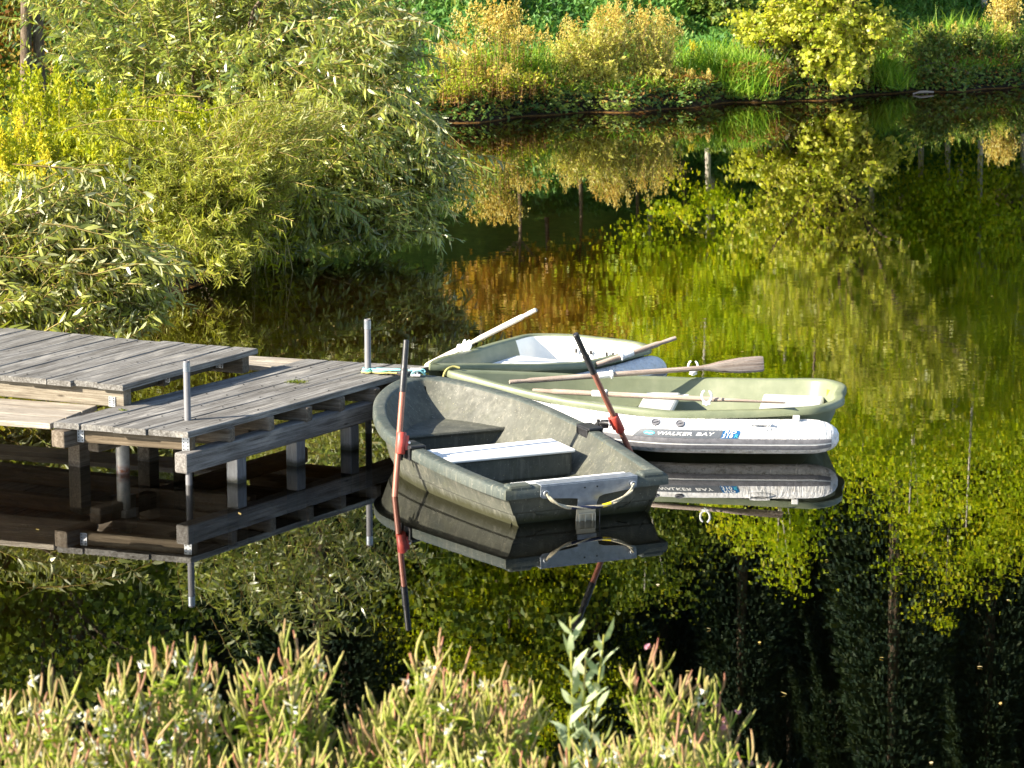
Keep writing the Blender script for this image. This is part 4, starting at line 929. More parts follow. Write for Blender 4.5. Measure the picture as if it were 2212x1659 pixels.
for k, (px, py, Y, wd, n, mt, lab) in enumerate([
    (60, 150, 30.2, 1.0, 60, 'herb', 'tall yellow green herb clump below the two brown trunks'),
    (190, 205, 29.7, .9, 70, 'herb', 'yellow green herb clump between the goldenrod and the osier bush'),
    (330, 240, 29.4, .9, 70, 'herb', 'tall bright herb clump above the middle of the osier bush'),
    (450, 245, 29.5, .8, 60, 'osier', 'fine leaved herb clump in front of the large willow'),
    (545, 285, 29.3, .6, 40, 'herb', 'short yellow herb clump at the right of the herb bank'),
    (20, 300, 28.4, .7, 45, 'weedgreen', 'darker green herb clump at the left edge above the sallow bush'),
    (140, 300, 28.6, .8, 60, 'herb', 'lower yellow green herb clump above the sallow bush'),
    (250, 310, 28.5, .8, 60, 'osier', 'lower narrow leaved herb clump above the sallow bush')]):
    herb(px, py, Y, wd, n, mt, lab, 'herb clumps on the left bank', K=60, leaf=.085, lw=.010, lean=.17, plume=('herb', .8, .05), plume_len=.18, plume_n=40)
for px, py, Y, lab in ((20, 270, 28.2, 'upper goldenrod plant with yellow flowers at the left edge'), (75, 350, 27.6, 'lower goldenrod plant with yellow flowers above the sallow bush')):
    herb(px, py, Y, .35, 8, 'herb', lab, 'goldenrod on the left bank', name='goldenrod', plume=('goldenrod', 1., .03), plume_len=.24, plume_n=110)

# trees made of clumped leaves
def tree(name, label, x, y, crown, n, leaf, mat, trunk_r, trunk='bark', cat='tree', group=None, stems=((0, 0),), top=None, clumps=90, cs=.38, aspect=.42, lo=.45, zmin=.5, shape='quad', limbs_n=10, base=None):
    g = float(terrain(np.array(x), np.array(y))) if base is None else base
    t = thing(name, label, cat, (x, y, g), group)
    lobes = [(np.array([x + a, y + b, g + c]), np.array([ra, ra * .9, rc]), ra * ra * rc) for a, b, c, ra, rc in crown]
    C, u, ids = pick(lobes, clumps, lo); k = rng.integers(0, clumps, n); s = cs * (.6 + .8 * rng.random((clumps, 1)))
    P = C[k] + rng.normal(size=(n, 3)) * s[k] * [1, 1, .62]; m = P[:, 2] > zmin; P = P[m]; k = k[m]; n = len(P)
    D = nz(rng.normal(size=(n, 3)) + [0, 0, -.3]); N = nz(rng.normal(size=(n, 3)) * .8 + [0, 0, .7] + nz(P - np.array([x, y, g + crown[0][2]])) * .5)
    a = Acc(); a.add(leaf_arrays(P, D, N, leaf * (.6 + .8 * rng.random(n)), leaf * aspect, .2, shape, rng.random(clumps)[k])); a.build('crown', M[mat], t)
    hh = top if top else max(c[2] for c in crown); mb = MB()
    for dx, dy in stems:
        pts = [np.array([x + dx * (f * .6 + .4) + .12 * math.sin(f * 4 + dx * 9) * trunk_r * 6, y + dy, g - .1 + hh * f]) for f in np.linspace(0, 1, 9)]
        mb.tube(catmull(pts, 3), [trunk_r * (1 - .75 * i / 24) * (1.25 if i == 0 else 1) for i in range(25)], 9)
        for q in C[rng.choice(clumps, limbs_n)]:
            f = min(.95, max(.42, (q[2] - g) / hh - .16)); s_ = pts[int(f * 8)]; mb.tube([s_, lerp(s_, q, .5) + Z * .1, q], [trunk_r * .35, trunk_r * .22, trunk_r * .08], 5)
    mb.build('trunk', M[trunk], t, smooth=60)
    return t
xb = lambda px, Y: (px - 1106) / FPX * Y / math.cos(PITCH) * 1.0
tree('twin_trunk_tree', 'brown tree with two trunks at the top left behind the willow', xb(84, 36.5), 36.5, [(0, 0, 5.5, 1.9, 1.6), (1.2, .3, 4.9, 1.3, 1.0), (-1.3, -.4, 4.8, 1.3, 1.1)], 9000, .11, 'forestgreen', .085, stems=((-.07, 0), (.12, .1)), top=6.2)
tree('russet_bush', 'russet leaved bush behind the twin trunk tree', xb(15, 38.5), 38.5, [(0, 0, 1.6, 1.0, 1.3), (-.9, .2, 1.2, .8, 1.)], 5000, .075, 'weedbrown', .03, cat='bush', limbs_n=5, zmin=.2)
tree('dark_green_bush', 'dark green bush in the shade behind the large willow', xb(330, 39.5), 39.5, [(0, 0, 1.5, 2.0, 1.9), (2., .5, 1.6, 1.5, 1.7), (-2, 0, 1.4, 1.4, 1.6), (1.2, 1, 3.2, 1.5, 1.2)], 11000, .10, 'darkbush', .05, cat='bush', limbs_n=8, zmin=.2)

# far bank -------------------------------------------------------------------
def bank(px, off):
    Y = 46.
    for _ in range(20): X = xb(px, Y); Y = float(yfar(np.array(X))) + off
    return X, Y
def weed(px, wpx, top, off, n, mat, label, group, **kw):
    X, Y = bank(px, off); wd = wpx / FPX * Y
    a = dict(K=22, leaf=.06, lw=.014, shape='quad', lean=.10, stem='drystem', name='weed_clump'); a.update(kw)
    return herb(px, top, Y, wd * .8, n, mat, label, group, **a)
GW = 'withered weed clumps along the far bank'
weed(960, 60, 100, 1.2, 36, 'weedgreen', 'low weed clump with orange plumes beside the willow tip', GW, plume=('plume', .5, .035), low_mat='weedbrown')
weed(1062, 75, 28, 1.3, 46, 'weedgreen', 'tallest weed clump with orange seed plumes on the far bank', GW, plume=('plume', .6, .04), low_mat='weedbrown', plume_len=.36, plume_n=80)
weed(1010, 70, 110, .9, 44, 'weedgreen', 'yellow green weed clump left of the orange plumed clump', GW, plume=('plume', .25, .035), low_mat='weedbrown')
weed(1130, 60, 70, 1.2, 30, 'weedgreen', 'thin weed clump with two seed heads left of the pale bush', GW, plume=('plume', .5, .035), low_mat='weedbrown', plume_len=.25)
weed(985, 90, 170, .35, 60, 'weedgreen', 'low reddish weed clump at the water below the willow tip', GW, low_mat='weedbrown')
weed(1075, 100, 150, .4, 70, 'weedgreen', 'low weed clump with russet leaves at the water edge', GW, low_mat='weedbrown', plume=('plume', .2, .03))
weed(1145, 70, 150, .5, 46, 'weedgreen', 'low green weed clump beside the pale bush', GW, low_mat='weedbrown')
def bank_bush(px, off, lobes_px, n, mat, label, group, ll, lw, tl=.3, K=16, shape='quad', cat='bush', name='bush', **kw):
    X, Y = bank(px, off); root = np.array([X, Y, float(terrain(np.array(X), np.array(Y)))])
    L = [lobe(a, b, Y + dy, rx, ry, rd, rx * ry) for a, b, dy, rx, ry, rd in lobes_px]
    k = dict(upb=.7, jit=.4, droop=.1, nl=10, r0=.018, stem='drystem', r=.003, hang=0., zmin=.03); k.update(kw)
    return shrub(name, label, cat, root, L, n, tl, K, ll, lw, mat, shape, group=group, **k)
GB = 'bushes along the far bank'
bank_bush(1290, 1.1, [(1230, 130, 0, 70, 70, .5), (1300, 95, .1, 70, 60, .5), (1200, 175, -.3, 45, 50, .4), (1290, 170, -.4, 80, 55, .5), (1330, 205, -.5, 30, 35, .3), (1220, 220, -.5, 60, 34, .3), (1170, 215, -.5, 40, 34, .3)], 800, 'palebush', 'large pale yellow bush with feathery twigs on the far bank', GB, .07, .0105, tl=.46, K=24, stray=(60, .5, .1), name='pale_bush')
bank_bush(1400, 1.2, [(1390, 90, 0, 60, 60, .5), (1430, 110, .2, 40, 50, .4), (1360, 160, -.2, 50, 50, .4), (1420, 165, -.3, 50, 45, .4), (1400, 210, -.5, 50, 26, .3)], 460, 'palebush', 'smaller pale yellow bush with tan plumes beside the large pale bush', GB, .05, .009, tl=.42, K=20, name='pale_bush')
weed(1245, 110, 55, 1.6, 26, 'palebush', 'tan plumed weeds rising behind the large pale bush', GW, plume=('plume', .5, .03), plume_len=.34, plume_n=70)
weed(1320, 70, 22, 1.6, 26, 'palebush', 'tallest tan plumes in the middle of the pale bushes', GW, plume=('plume', .55, .035), plume_len=.36, plume_n=90)
weed(1400, 90, 40, 1.7, 30, 'palebush', 'yellow tan plumes at the right of the pale bushes', GW, plume=('plume', .55, .035), plume_len=.34, plume_n=80)
weed(1452, 30, 55, 1.7, 10, 'palebush', 'single spray of tan plumes at the right end of the pale bushes', GW, plume=('plume', .9, .03), plume_len=.3)
weed(1465, 80, 160, .7, 50, 'weedbrown', 'rust brown weed clump below the tan plumes', GW, plume=('plume', .3, .03))
weed(1480, 70, 178, .35, 50, 'darkbush', 'dark green leafy clump at the water under the rust brown weeds', GW)
weed(1495, 40, 95, 1.9, 5, 'herb', 'sparse yellow herb standing alone on the sunlit grass', GW, plume=('goldenrod', 1, .03), plume_len=.12, plume_n=40, K=8)
def grass(px, wpx, top, off, n, label, mat='grassblade', L=.32):
    X, Y = bank(px, off); g = float(terrain(np.array(X), np.array(Y))); t = thing('grass_tuft', label, 'grass', (X, Y, g), 'grass tufts along the far bank'); wd = wpx / FPX * Y
    P = np.stack([X + rng.normal(size=n) * wd * .36, Y + rng.normal(size=n) * .25, np.zeros(n)], 1); P[:, 2] = np.maximum(.05, terrain(P[:, 0], P[:, 1])) + rng.random(n) * .12
    D = nz(rng.normal(size=(n, 3)) * [.45, .45, .1] + [0, -.12, .9]); a = Acc(); a.add(leaf_arrays(P, D, rng.normal(size=(n, 3)) + [0, -.6, .5], L * (.5 + rng.random(n)), .008, .9, 'lance', rng.random(n))); a.build('blades', M[mat], t)
grass(1560, 130, 0, .9, 2600, 'large bright green grass tuft between the weeds and the bramble')
grass(1600, 70, 0, .4, 1400, 'bright green grass tuft at the water beside the bramble')
grass(2060, 110, 0, 2.2, 2200, 'sunlit yellow green grass behind the dark bushes on the right', L=.45)
grass(1090, 140, 0, 2.0, 2400, 'sunlit grass behind the orange plumed weeds', L=.40)
grass(1905, 60, 0, .25, 700, 'small grass tuft at the water right of the alder', L=.28)
bank_bush(1680, .9, [(1680, 110, 0, 85, 50, .5), (1720, 130, 0, 70, 60, .5), (1640, 150, -.1, 55, 45, .4), (1690, 175, -.3, 90, 35, .4)], 420, 'bramble', 'dark bramble bush with reddish lower leaves left of the alder', GB, .085, .026, tl=.35, K=12, name='bramble_bush')
weed(1640, 90, 130, .35, 44, 'weedbrown', 'reddish weed clump at the water in front of the bramble', GW, leaf=.07)
# the alder on the bank and its upper crown
X, Y = bank(1765, .9)
rD = np.array([X, Y, .4])
LD_ = [lobe(1770, 50, Y - .2, 170, 80, 1.0, 2.2), lobe(1800, 130, Y - .5, 95, 55, .6, .9), lobe(1830, 165, Y - .7, 60, 28, .4, .3), lobe(1640, 60, Y, 90, 40, .5, .7), lobe(1900, 70, Y, 80, 50, .6, .8), lobe(1760, -90, Y, 190, 110, 1.1, 2.6), lobe(1850, -260, Y + .2, 230, 150, 1.3, 3.2), lobe(1980, -420, Y + .4, 190, 130, 1.2, 2.2)]
shrub('alder', 'yellow green round leaved alder leaning over the water on the far bank', 'alder', rD, LD_, 1700, .5, 13, .09, .033, 'alder', 'round', upb=.1, jit=.5, droop=.15, nl=26, r0=.04, hang=.2, angle=.9, r=.004, group=None)
weed(1640, 70, 50, 1.6, 26, 'alder', 'yellow leafy sapling left of the alder', GW, leaf=.08, lw=.022, K=14, lean=.2)
for px, off, L, n, mt, lab in (
    (2000, 1.0, [(1990, 120, 0, 70, 60, .5), (2010, 90, .3, 60, 50, .5)], 420, 'darkbush', 'dark green bush just right of the alder'),
    (2085, 1.2, [(2080, 120, 0, 60, 55, .5), (2100, 85, .2, 50, 45, .5)], 360, 'darkbush', 'dark green bush in the middle of the right hand bank'),
    (2040, .5, [(2040, 160, 0, 80, 32, .4), (1970, 165, 0, 60, 28, .3)], 320, 'darkbush', 'low shaded bush at the water on the right hand bank'),
    (2170, .8, [(2160, 140, 0, 70, 45, .5), (2210, 120, 0, 60, 60, .5)], 360, 'darkbush', 'dark green bush at the right edge of the far bank')):
    bank_bush(px, off, L, n, mt, lab, GB, .07, .019, tl=.35, K=15, name='dark_bush')
weed(2035, 80, 60, 1.7, 40, 'weedgreen', 'yellowish weeds rising behind the dark bushes on the right', GW, plume=('plume', .2, .03))
weed(2180, 60, 0, 1.4, 46, 'palebush', 'tall tan weed clump at the right edge of the picture', GW, plume=('plume', .7, .04), plume_len=.35)
weed(2150, 60, 60, 1.5, 30, 'weedgreen', 'green and tan weeds beside the tall clump at the right edge', GW, plume=('plume', .4, .035))
dw = thing('driftwood', 'pale driftwood log at the water edge on the right', 'driftwood', tuple(at(1990, 201, .0)))
a_, b_ = at(1972, 203, .015), at(2016, 199, .03); mb = MB(); mb.tube(catmull([a_, lerp(a_, b_, .4) + Z * .02, b_], 5), [.016] * 4 + [.024] * 4 + [.018] * 3, 8); mb.build('log', M['oarwood'], dw, smooth=60)
for px, off, L, n, lab in ((1180, 9.2, [(1180, -30, 0, 110, 40, .8)], 380, 'dark undergrowth shrub up the slope above the tan plumes'), (1380, 9.2, [(1380, -25, 0, 120, 42, .8)], 380, 'dark undergrowth shrub up the slope above the pale bushes'), (1560, 7.4, [(1540, 0, 0, 80, 40, .8), (1590, 35, -.4, 60, 30, .5)], 520, 'dark undergrowth shrub left of the alder crown'), (1020, 9, [(1000, -25, 0, 110, 45, .8)], 380, 'dark undergrowth shrub above the orange plumes'), (2040, 9.5, [(2050, -30, 0, 130, 45, .8)], 380, 'dark undergrowth shrub up the slope on the right'), (2250, 9.5, [(2250, -30, 0, 130, 50, .8)], 300, 'dark undergrowth shrub beyond the right edge'), (1780, 9, [(1780, -20, 0, 160, 50, .8)], 300, 'dark undergrowth shrub behind the alder')):
    bank_bush(px, off, L, n, 'darkbush', lab, 'undergrowth shrubs on the slope', .12, .035, tl=.5, K=16, name='undergrowth_shrub')
# ground cover on the slope
def cover(name, n, x0, x1, o0, o1, mat, L, W, up, label, ymax=None):
    x = rng.uniform(x0, x1, n); y = yfar(x) + rng.uniform(o0, o1, n); P = np.stack([x, y, np.maximum(.04, terrain(x, y)) + rng.random(n) * (L * .4 if ymax is None else ymax * (.4 + .6 * np.sin(x * 1.7 + np.sin(x * 4.1)) ** 2))], 1)
    cn = np.sin(x * 3.1 + np.sin(y * 2.3) * 2) * np.sin(y * 3.7 + x) * .5 + .5
    D = nz(rng.normal(size=(n, 3)) * [.7, .7, .3] + [0, -.1, up]); a = Acc(); a.add(leaf_arrays(P, D, nz(rng.normal(size=(n, 3)) * .7 + [0, -.4, .7]), L * (.5 + rng.random(n)), W, .5, 'quad', np.clip(cn + rng.normal(size=n) * .15, 0, 1)))
    o = a.build(name, M[mat], None, 'stuff'); tag(o, label, 'ground cover')
cover('slope_weeds', 75000, -6, 16, 3.2, 12, 'slope', .13, .026, .6, 'leafy green weeds covering the slope behind the far bank')
cover('bank_grass', 30000, -5, 16, .3, 5.2, 'grassblade', .16, .012, .9, 'short grass covering the far bank terrace')
cover('bank_litter', 5000, -4, 14, -.05, .9, 'weedbrown', .06, .016, .5, 'withered leaves and stalks along the foot of the far bank', .25)
cover('bank_fringe', 2600, -5, 14, -.12, .7, 'darkbush', .075, .016, .2, 'leafy green fringe hanging over the foot of the far bank', .24)
cover('bank_shadow_fringe', 3800, -5, 14, -.05, .4, 'darkbush', .10, .028, .1, 'dark green leaves put in for the shade along the far bank water line', .14)  # strip of dark leaves standing in for shade at the water line

# trees above the picture, seen in the water
rngt = np.random.default_rng(11)
GY = 'yellow green trees behind the far bank'
for k, (px, Y, hz, r, mt, n, lab) in enumerate([
    (1520, 55.5, 5.6, 1.7, 'limeleaf', 9000, 'small yellow green tree behind the bramble'),
    (1690, 57.0, 8.0, 2.0, 'limeleaf', 14000, 'broad yellow green tree behind the alder'),
    (1870, 59.5, 6.4, 2.2, 'limeleaf', 15000, 'yellow green tree right behind the alder'),
    (2060, 63, 9.2, 2.2, 'limeleaf', 15000, 'tall yellow green tree with a pale trunk behind the dark bushes'),
    (2230, 63.5, 8.0, 2.3, 'limeleaf', 13000, 'yellow green tree at the right edge of the slope'),
    (2380, 64, 9.0, 2.4, 'limeleaf', 10000, 'yellow green tree beyond the right edge of the picture'),
    (2030, 60, 4.2, 1.5, 'limeleaf', 8000, 'young yellow green tree above the dark bushes'),
    (2190, 61, 4.8, 1.6, 'alder', 8000, 'young golden tree near the right edge'),
    (2100, 59.2, 8.6, 1.1, 'limeleaf', 3600, 'slender birch with a pale trunk above the dark bushes'),
    (1975, 60.2, 7.6, 1.0, 'limeleaf', 3200, 'slender birch with a pale trunk right of the alder'),
    (1530, 58.6, 6.6, 1.0, 'forestgreen', 3000, 'slender birch with a pale trunk left of the alder'),
    (1400, 59.5, 7.8, 1.7, 'forestgreen', 9000, 'green tree behind the pale bushes'),
    (1240, 64.5, 10.2, 2.1, 'limeleaf', 10000, 'slim yellow green tree above the pale bushes'),
    (1040, 64.5, 10.6, 2.2, 'limeleaf', 10000, 'yellow green tree behind the orange plumed weeds')]):
    x = xb(px, Y); tree('leafy_tree', lab, x, Y, [(0, 0, hz - 1.4, r, 1.9), (-.9, -.5, hz * .62, r * .85, 1.4), (.9, -.6, hz * .56, r * .9, 1.5), (0, -.9, hz * .36, r * .9, 1.2), (.1, 0, hz + .5, r * .55, .9)], int(n * 1.9), .092, mt, .065, 'birchbark', group=GY, top=hz + .6, clumps=260, cs=.25, aspect=.36)
for px, Y, hz, r, lab in ((1470, 57.2, 2.9, 1.0, 'orange autumn shrub at the foot of the slope left of the alder'), (1180, 58.5, 4.2, 1.3, 'taller orange autumn tree up the slope above the tan plumes'), (1120, 55.5, 2.6, 1.1, 'orange autumn shrub above the far bank weeds'), (1250, 56.2, 2.6, 1.2, 'orange autumn shrub above the large pale bush'), (1370, 56.4, 2.5, 1.1, 'orange autumn shrub at the foot of the slope right of the pale bushes')):
    x = xb(px, Y); tree('autumn_shrub', lab, x, Y, [(0, 0, hz, r, 1.0), (-.7, 0, hz - .4, r * .7, .7), (.7, -.2, hz - .3, r * .7, .7)], 6000, .085, 'orange', .05, cat='shrub', group='autumn shrubs on the slope', top=hz, clumps=90, cs=.2)
# shading trees on the left of the slope
for px, Y, hz, r, lab in ((560, 56, 4.2, 2.0, 'green tree farther left on the slope behind the willow'), (640, 60, 4.4, 2.2, 'taller green tree up the slope behind the willow')):
    x = xb(px, Y); tree('leafy_tree', lab, x, Y, [(0, 0, hz - 1.2, r, 1.6), (-.9, -.4, hz - 2.4, r * .8, 1.2), (.9, -.5, hz - 2.2, r * .8, 1.2)], 9000, .14, 'forestgreen', .14, group='green trees on the left of the slope', top=hz, clumps=130, cs=.35)
# dark wood on the hillside
def conifer(label):
    t = thing('spruce', label, 'spruce', (0, 0, 0), 'dark spruces on the hillside'); n = 34000; q = rng.random(n) ** .8; a = rng.random(n) * 2 * math.pi
    tier = np.floor(q * 16) / 16; rad = (1 - tier) * 2.3 * (.35 + .65 * rng.random(n) ** .6) + .1; P = np.stack([np.cos(a) * rad, np.sin(a) * rad, 1.0 + q * 11 - rad * .28], 1)
    D = nz(np.stack([np.cos(a), np.sin(a), np.full(n, -.45)], 1) + rng.normal(size=(n, 3)) * .3); ac = Acc(); ac.add(leaf_arrays(P, D, nz(rng.normal(size=(n, 3)) * .5 + [0, 0, 1]), .12 * (.5 + rng.random(n)), .022, .3, 'quad', rng.random(n))); ac.build('crown', M['forest'], t)
    mb = MB(); mb.tube([(0, 0, -.3), (0, 0, 6), (0, 0, 12)], [.2, .13, .03], 8); mb.build('trunk', M['bark'], t, smooth=60); return t
SL = 'dark spruce in the wood on the hillside behind the far bank'
sp0 = conifer(SL)
def copy_tree(o, loc, rz, sc):
    c = o.copy(); COL.objects.link(c); c.location = loc; c.rotation_euler = (0, 0, rz); c.scale = sc
    for ch in o.children:
        d = ch.copy(); COL.objects.link(d); d.parent = c
    return c
first = True; bpy.context.view_layer.update()
pos = [(x + rngt.uniform(-1, 1), 65 + row * 3.8 + rngt.uniform(-1, 1)) for row in range(9) for x in np.arange(-24, 42, 3.2)]
for k, (x, y) in enumerate(pos):
    z = float(terrain(np.array(x), np.array(y))) - .2; s = rngt.uniform(.95, 1.35)
    if first: sp0.location = (x, y, z); first = False
    else: copy_tree(sp0, (x, y, z), rngt.uniform(0, 6), (s * 1.15, s * 1.15, s * rngt.uniform(.9, 1.15)))
WL = 'dim green broadleaf tree among the spruces on the hillside'
w0 = tree('woodland_tree', WL, 0., 63.5, [(0, 0, 6, 2.6, 3.2), (1.2, 0, 4, 2.0, 1.8), (-1.2, .3, 3.6, 2.0, 1.8), (0, 0, 9.2, 1.7, 1.6)], 13000, .17, 'forestgreen', .12, group='broadleaf trees on the hillside', top=8, clumps=260, cs=.34)
bpy.context.view_layer.update()
for k in range(26):
    x = rngt.uniform(-16, 34); y = rngt.uniform(66, 92) + max(0, x) * .25; s = rngt.uniform(.9, 1.3); copy_tree(w0, (x, y, float(terrain(np.array(x), np.array(y))) - .2), rngt.uniform(0, 6), (s, s, s))

# ------------------------------------------------------------------ foreground willowherb
def pods_arrays(P, D, L, r):
    n = len(P); up = nz(rng.normal(size=(n, 3)) * .35 + [0, 0, 1.]); bend = nz(up - D * np.sum(up * D, 1, keepdims=True)) * (.10 + .30 * rng.random((n, 1)))
    L = L[:, None]; ref = nz(np.cross(D, nz(rng.normal(size=(n, 3))))); b = np.cross(D, ref); K = 4; ns = 5
    vs = np.empty((n, K, ns, 3)); lv = np.zeros((n, K, ns, 3)); rd = rng.random(n)
    for i, (t, q) in enumerate(((0, .55), (.35, 1.), (.75, .95), (1., .45))):
        c = P + D * L * t + bend * L * t * t
        for j in range(ns):
            w_ = 2 * math.pi * j / ns; vs[:, i, j] = c + (ref * math.cos(w_) + b * math.sin(w_)) * r * q
        lv[:, i, :, 0] = rd[:, None]; lv[:, i, :, 2] = t
    base = (np.arange(n) * K * ns)[:, None]; fl = []
    for i in range(K - 1):
        for j in range(ns): fl.append(base + np.array([i * ns + j, i * ns + (j + 1) % ns, (i + 1) * ns + (j + 1) % ns, (i + 1) * ns + j]))
    fl.append(base + np.array([(K - 1) * ns + j for j in range(ns)]))
    return vs.reshape(-1, 3), fl, lv.reshape(-1, 3)
GH = 'willowherb plants on the near bank'
def willowherb(px, py, Y, label, stems=4, branches=6, spread=.034, pods=6, fluff=.12, pink=0, leafy=1., name='willowherb'):
    top = atY(px, py, Y); g = float(terrain(np.array(top[0]), np.array(Y))); t = thing(name, label, 'willowherb', (top[0], Y, g), GH)
    st, pd, lf, fz = Acc(), Acc(), Acc(), Acc(); A_, B_, ra, rb_ = [], [], [], []; PP, PD, PL = [], [], []; LP, LDr = [], []; pk = []
    for s in range(stems):
        sx = rng.normal() * spread * 1.6 if s else 0; tp = top + np.array([sx, rng.normal() * spread * 1.5, -.03 - abs(rng.normal()) * .10 if s else 0]); bs = np.array([top[0] + sx * .5 + rng.normal() * .02, Y + rng.normal() * .04, g])
        hgt = tp[2] - bs[2]; f_ = lambda q: bs + (tp - bs) * q + np.array([math.sin(q * 5 + s) * .008, 0, 0])
        for q in range(8): A_.append(f_(q / 8)); B_.append(f_((q + 1) / 8)); ra.append(.0042 - .0003 * q); rb_.append(.0042 - .0003 * (q + 1))
        tips = [(f_(.86), f_(1.), 1.)]
        for b in range(branches):
            q = .52 + .40 * (b + rng.random() * .6) / branches; o = f_(q); az = b * 2.4 + rng.random() * .8; ln = .09 + .22 * (1 - q) * 2 * rng.random() + .03
            d = nz(np.array([math.cos(az) * .42, math.sin(az) * .40, .95 + .2 * rng.random()])); e = o + d * ln; A_.append(o); B_.append(e); ra.append(.0026); rb_.append(.0017); tips.append((o, e, .8))
        for o, e, w_ in tips:
            d0 = nz(e - o)
            for k in range(pods + int(rng.integers(-2, 3))):
                q = .35 + .65 * rng.random(); p = o + (e - o) * q; az = rng.random() * 6.28; sd2 = np.array([math.cos(az), math.sin(az), 0])
                PP.append(p); PD.append(nz(d0 * .6 + sd2 * (.30 + .45 * rng.random()) + Z * .30 + rng.normal(size=3) * .10)); PL.append(.058 + .034 * rng.random())
            for k in range(int(8 * leafy)):
                q = rng.random() * .7; LP.append(o + (e - o) * q); az = rng.random() * 6.28; LDr.append(np.array([math.cos(az), math.sin(az), .25]))
            if rng.random() < pink: pk.append(e + d0 * .05)
        for k in range(int(64 * leafy)):
            q = .35 + .55 * rng.random(); LP.append(f_(q)); az = rng.random() * 6.28; LDr.append(np.array([math.cos(az), math.sin(az), .5 * rng.random()]))
    st.add(tubes_arrays(np.array(A_), np.array(B_), np.array(ra), np.array(rb_), 5)); st.build('stems', M['herbstem'], t, 'stuff')
    PP, PD, PL = np.array(PP), np.array(PD), np.array(PL); pd.add(pods_arrays(PP, PD, PL, .0034)); npf = sum(len(f) for f in pd.f)
    LP, LDr = np.array(LP), nz(np.array(LDr)); n = len(LP); lf.add(leaf_arrays(LP, LDr, nz(rng.normal(size=(n, 3)) * .5 + [0, 0, 1]),   .024 + .030 * rng.random(n), .0062, .4, 'lance', rng.random(n))); both = Acc(); both.add((np.concatenate(pd.v), pd.f, np.concatenate(pd.c))); both.add((np.concatenate(lf.v), lf.f, np.concatenate(lf.c)))
    nf = sum(len(f) for f in both.f); mesh_arrays('foliage', np.concatenate(both.v), both.f, np.concatenate(both.c), [M['pod'], M['herbleaf']], t, mi=(np.arange(nf) >= npf).astype(np.int32))
    k = rng.random(len(PP)) < fluff * .32
    if k.any():
        Q = np.repeat(PP[k] + PD[k] * PL[k][:, None] * .6, 9, 0); m = len(Q); fz.add(leaf_arrays(Q + rng.normal(size=(m, 3)) * .007, nz(rng.normal(size=(m, 3)) + [0, 0, .4]), rng.normal(size=(m, 3)), .020 * (.5 + rng.random(m)), .0045, .3, 'quad')); fz.build('seed_fluff', M['fluff'], t, 'stuff')
    if pk:
      for q_ in pk:
        Q = np.repeat(np.array([q_]), 8, 0); m = len(Q); fa = Acc(); fa.add(leaf_arrays(Q, nz(rng.normal(size=(m, 3)) + [0, 0, .4]), rng.normal(size=(m, 3)), .011, .0045, .3, 'round')); fa.build('flower', M['pink'], t)
WH = [(335, 1352, 7.6, 'willowherb with pale pods, tallest at the left of the near bank', 5, .25, 0), (415, 1372, 7.9, 'willowherb standing just right of the tallest left plant', 3, .2, 0), (235, 1440, 7.5, 'bushy willowherb with white fluff left of the tall plants', 5, .5, 0),
      (45, 1480, 7.6, 'low willowherb in the lower left corner', 5, .2, 0), (115, 1500, 7.8, 'small willowherb beside the corner plant', 4, .3, 0), (625, 1330, 7.7, 'tallest willowherb with upright pods between the jetty post and the oar reflection', 4, .12, 0),
      (555, 1402, 7.6, 'willowherb with pink tinged pods left of the tallest one', 5, .4, 0), (690, 1470, 7.8, 'thin willowherb right of the tallest one', 3, .1, 0), (820, 1488, 7.7, 'short willowherb with a comb of upright pods', 5, .1, 0),
      (905, 1372, 7.6, 'tall willowherb with red tipped pods below the oar reflection', 5, .08, 0), (965, 1425, 7.8, 'willowherb with curved pods right of the red tipped one', 4, .08, 0), (1085, 1440, 7.6, 'spreading willowherb with long curved red pods', 5, .08, 0),
      (1130, 1475, 7.8, 'slim willowherb beside the spreading one', 3, .05, 0), (1405, 1398, 7.7, 'tall willowherb right of the grey leaved sapling', 5, .12, .05), (1470, 1450, 7.7, 'willowherb with one pink flower leaning to the right', 4, .1, .2), (1555, 1535, 7.8, 'rightmost willowherb with two pink flowers', 4, .08, .25)]
for a in WH: willowherb(a[0], a[1] + 42, a[2], a[3], stems=a[4], fluff=a[5], pink=a[6])
fill = [(10, 1590), (80, 1625), (160, 1600), (250, 1580), (310, 1560), (390, 1590), (450, 1640), (530, 1600), (600, 1580), (650, 1610), (720, 1640), (790, 1600), (850, 1620), (920, 1590), (990, 1620), (1060, 1590), (1120, 1630), (1190, 1650), (1270, 1600), (1340, 1600), (1400, 1580), (1450, 1620), (1510, 1600), (1560, 1600), (1590, 1640), (210, 1655), (480, 1655), (1000, 1660)]
for px, py in fill:
    willowherb(px, py + 36, rng.uniform(7.2, 7.6), 'shorter willowherb in the dense lower growth of the near bank', stems=4, fluff=.15, leafy=2.0, pods=4)
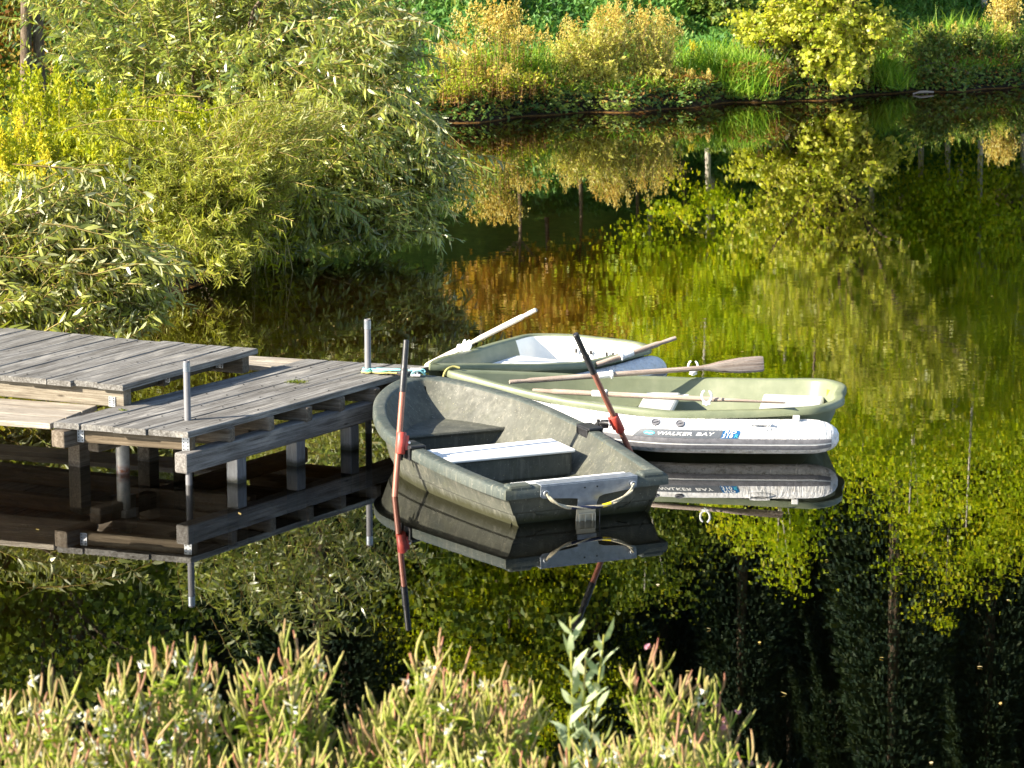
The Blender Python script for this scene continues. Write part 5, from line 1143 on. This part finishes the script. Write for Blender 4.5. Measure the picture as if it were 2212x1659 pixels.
def sapling(px, py, Y, label, h=.34):
    top = atY(px, py, Y); g = float(terrain(np.array(top[0]), np.array(Y))); t = thing('willow_sapling', label, 'sapling', (top[0], Y, g), 'grey leaved saplings on the near bank'); st, la = Acc(), Acc(); A_, B_ = [], []; P, D = [], []
    for s, (dx, dz, l) in enumerate(((0, 0, 1.), (.095, -.055, .8), (.045, -.11, .6))):
        tp = top + np.array([dx, .01 * s, dz]); bs = np.array([top[0] + .02, Y, max(g, top[2] - .75)])
        n = 19
        for k in range(n):
            q = .35 + .65 * k / n; c = bs + (tp - bs) * q; P.append(c); az = k * 2.4 + s; D.append(nz(np.array([math.cos(az) * .55, math.sin(az) * .45, .75])))
        for k in range(6): A_.append(bs + (tp - bs) * k / 6); B_.append(bs + (tp - bs) * (k + 1) / 6)
        A_.append(np.array([bs[0], bs[1], g])); B_.append(bs)
    P, D = np.array(P), np.array(D); n = len(P); st.add(tubes_arrays(np.array(A_), np.array(B_), .003, .0024, 5)); st.build('stems', M['herbstem'], t)
    la.add(leaf_arrays(P, D, nz(rng.normal(size=(n, 3)) * .7 + [0, -.3, .6]), .055 + .035 * rng.random(n), .0098, .5, 'lance', rng.random(n))); la.build('foliage', M['paleleaf'], t)
sapling(1232, 1332, 7.7, 'grey leaved willow sapling rising above the willowherb at the right'); sapling(1228, 1545, 7.4, 'short grey leaved willow sapling below the taller one')

# leaves floating on the water
fa_labels = 'small fallen leaf floating on the dark water'
rf = np.random.default_rng(21)
spots = [(1535, 1358), (2035, 1300), (2175, 1297), (2160, 1522), (1420, 1265), (1640, 1390), (520, 1112), (85, 1145), (470, 1210), (1950, 1240), (2010, 1650), (1790, 1210), (720, 705), (640, 735), (2085, 288), (1830, 300), (1240, 480), (180, 1260), (1180, 560), (1490, 520), (1900, 420), (2140, 640), (1760, 640), (1330, 690), (880, 690), (760, 660), (1600, 760), (1980, 820), (2060, 960), (1900, 1420), (1700, 1500), (2110, 1440), (1480, 1450), (620, 1180)]
for px, py in spots:
    c = at(px, py, .003); L = rf.uniform(.018, .036); a = rf.uniform(0, 6.28)
    P = c[None]; D = np.array([[math.cos(a), math.sin(a), .05]]); ac = Acc(); ac.add(leaf_arrays(P, D, np.array([[.05, 0, 1.]]), L, L * .3, -.25, 'lance', rf.random(1)))
    o = ac.build('floating_leaf', M['deadleaf'], None); tag(o, fa_labels, 'leaf', 'fallen leaves floating on the water')
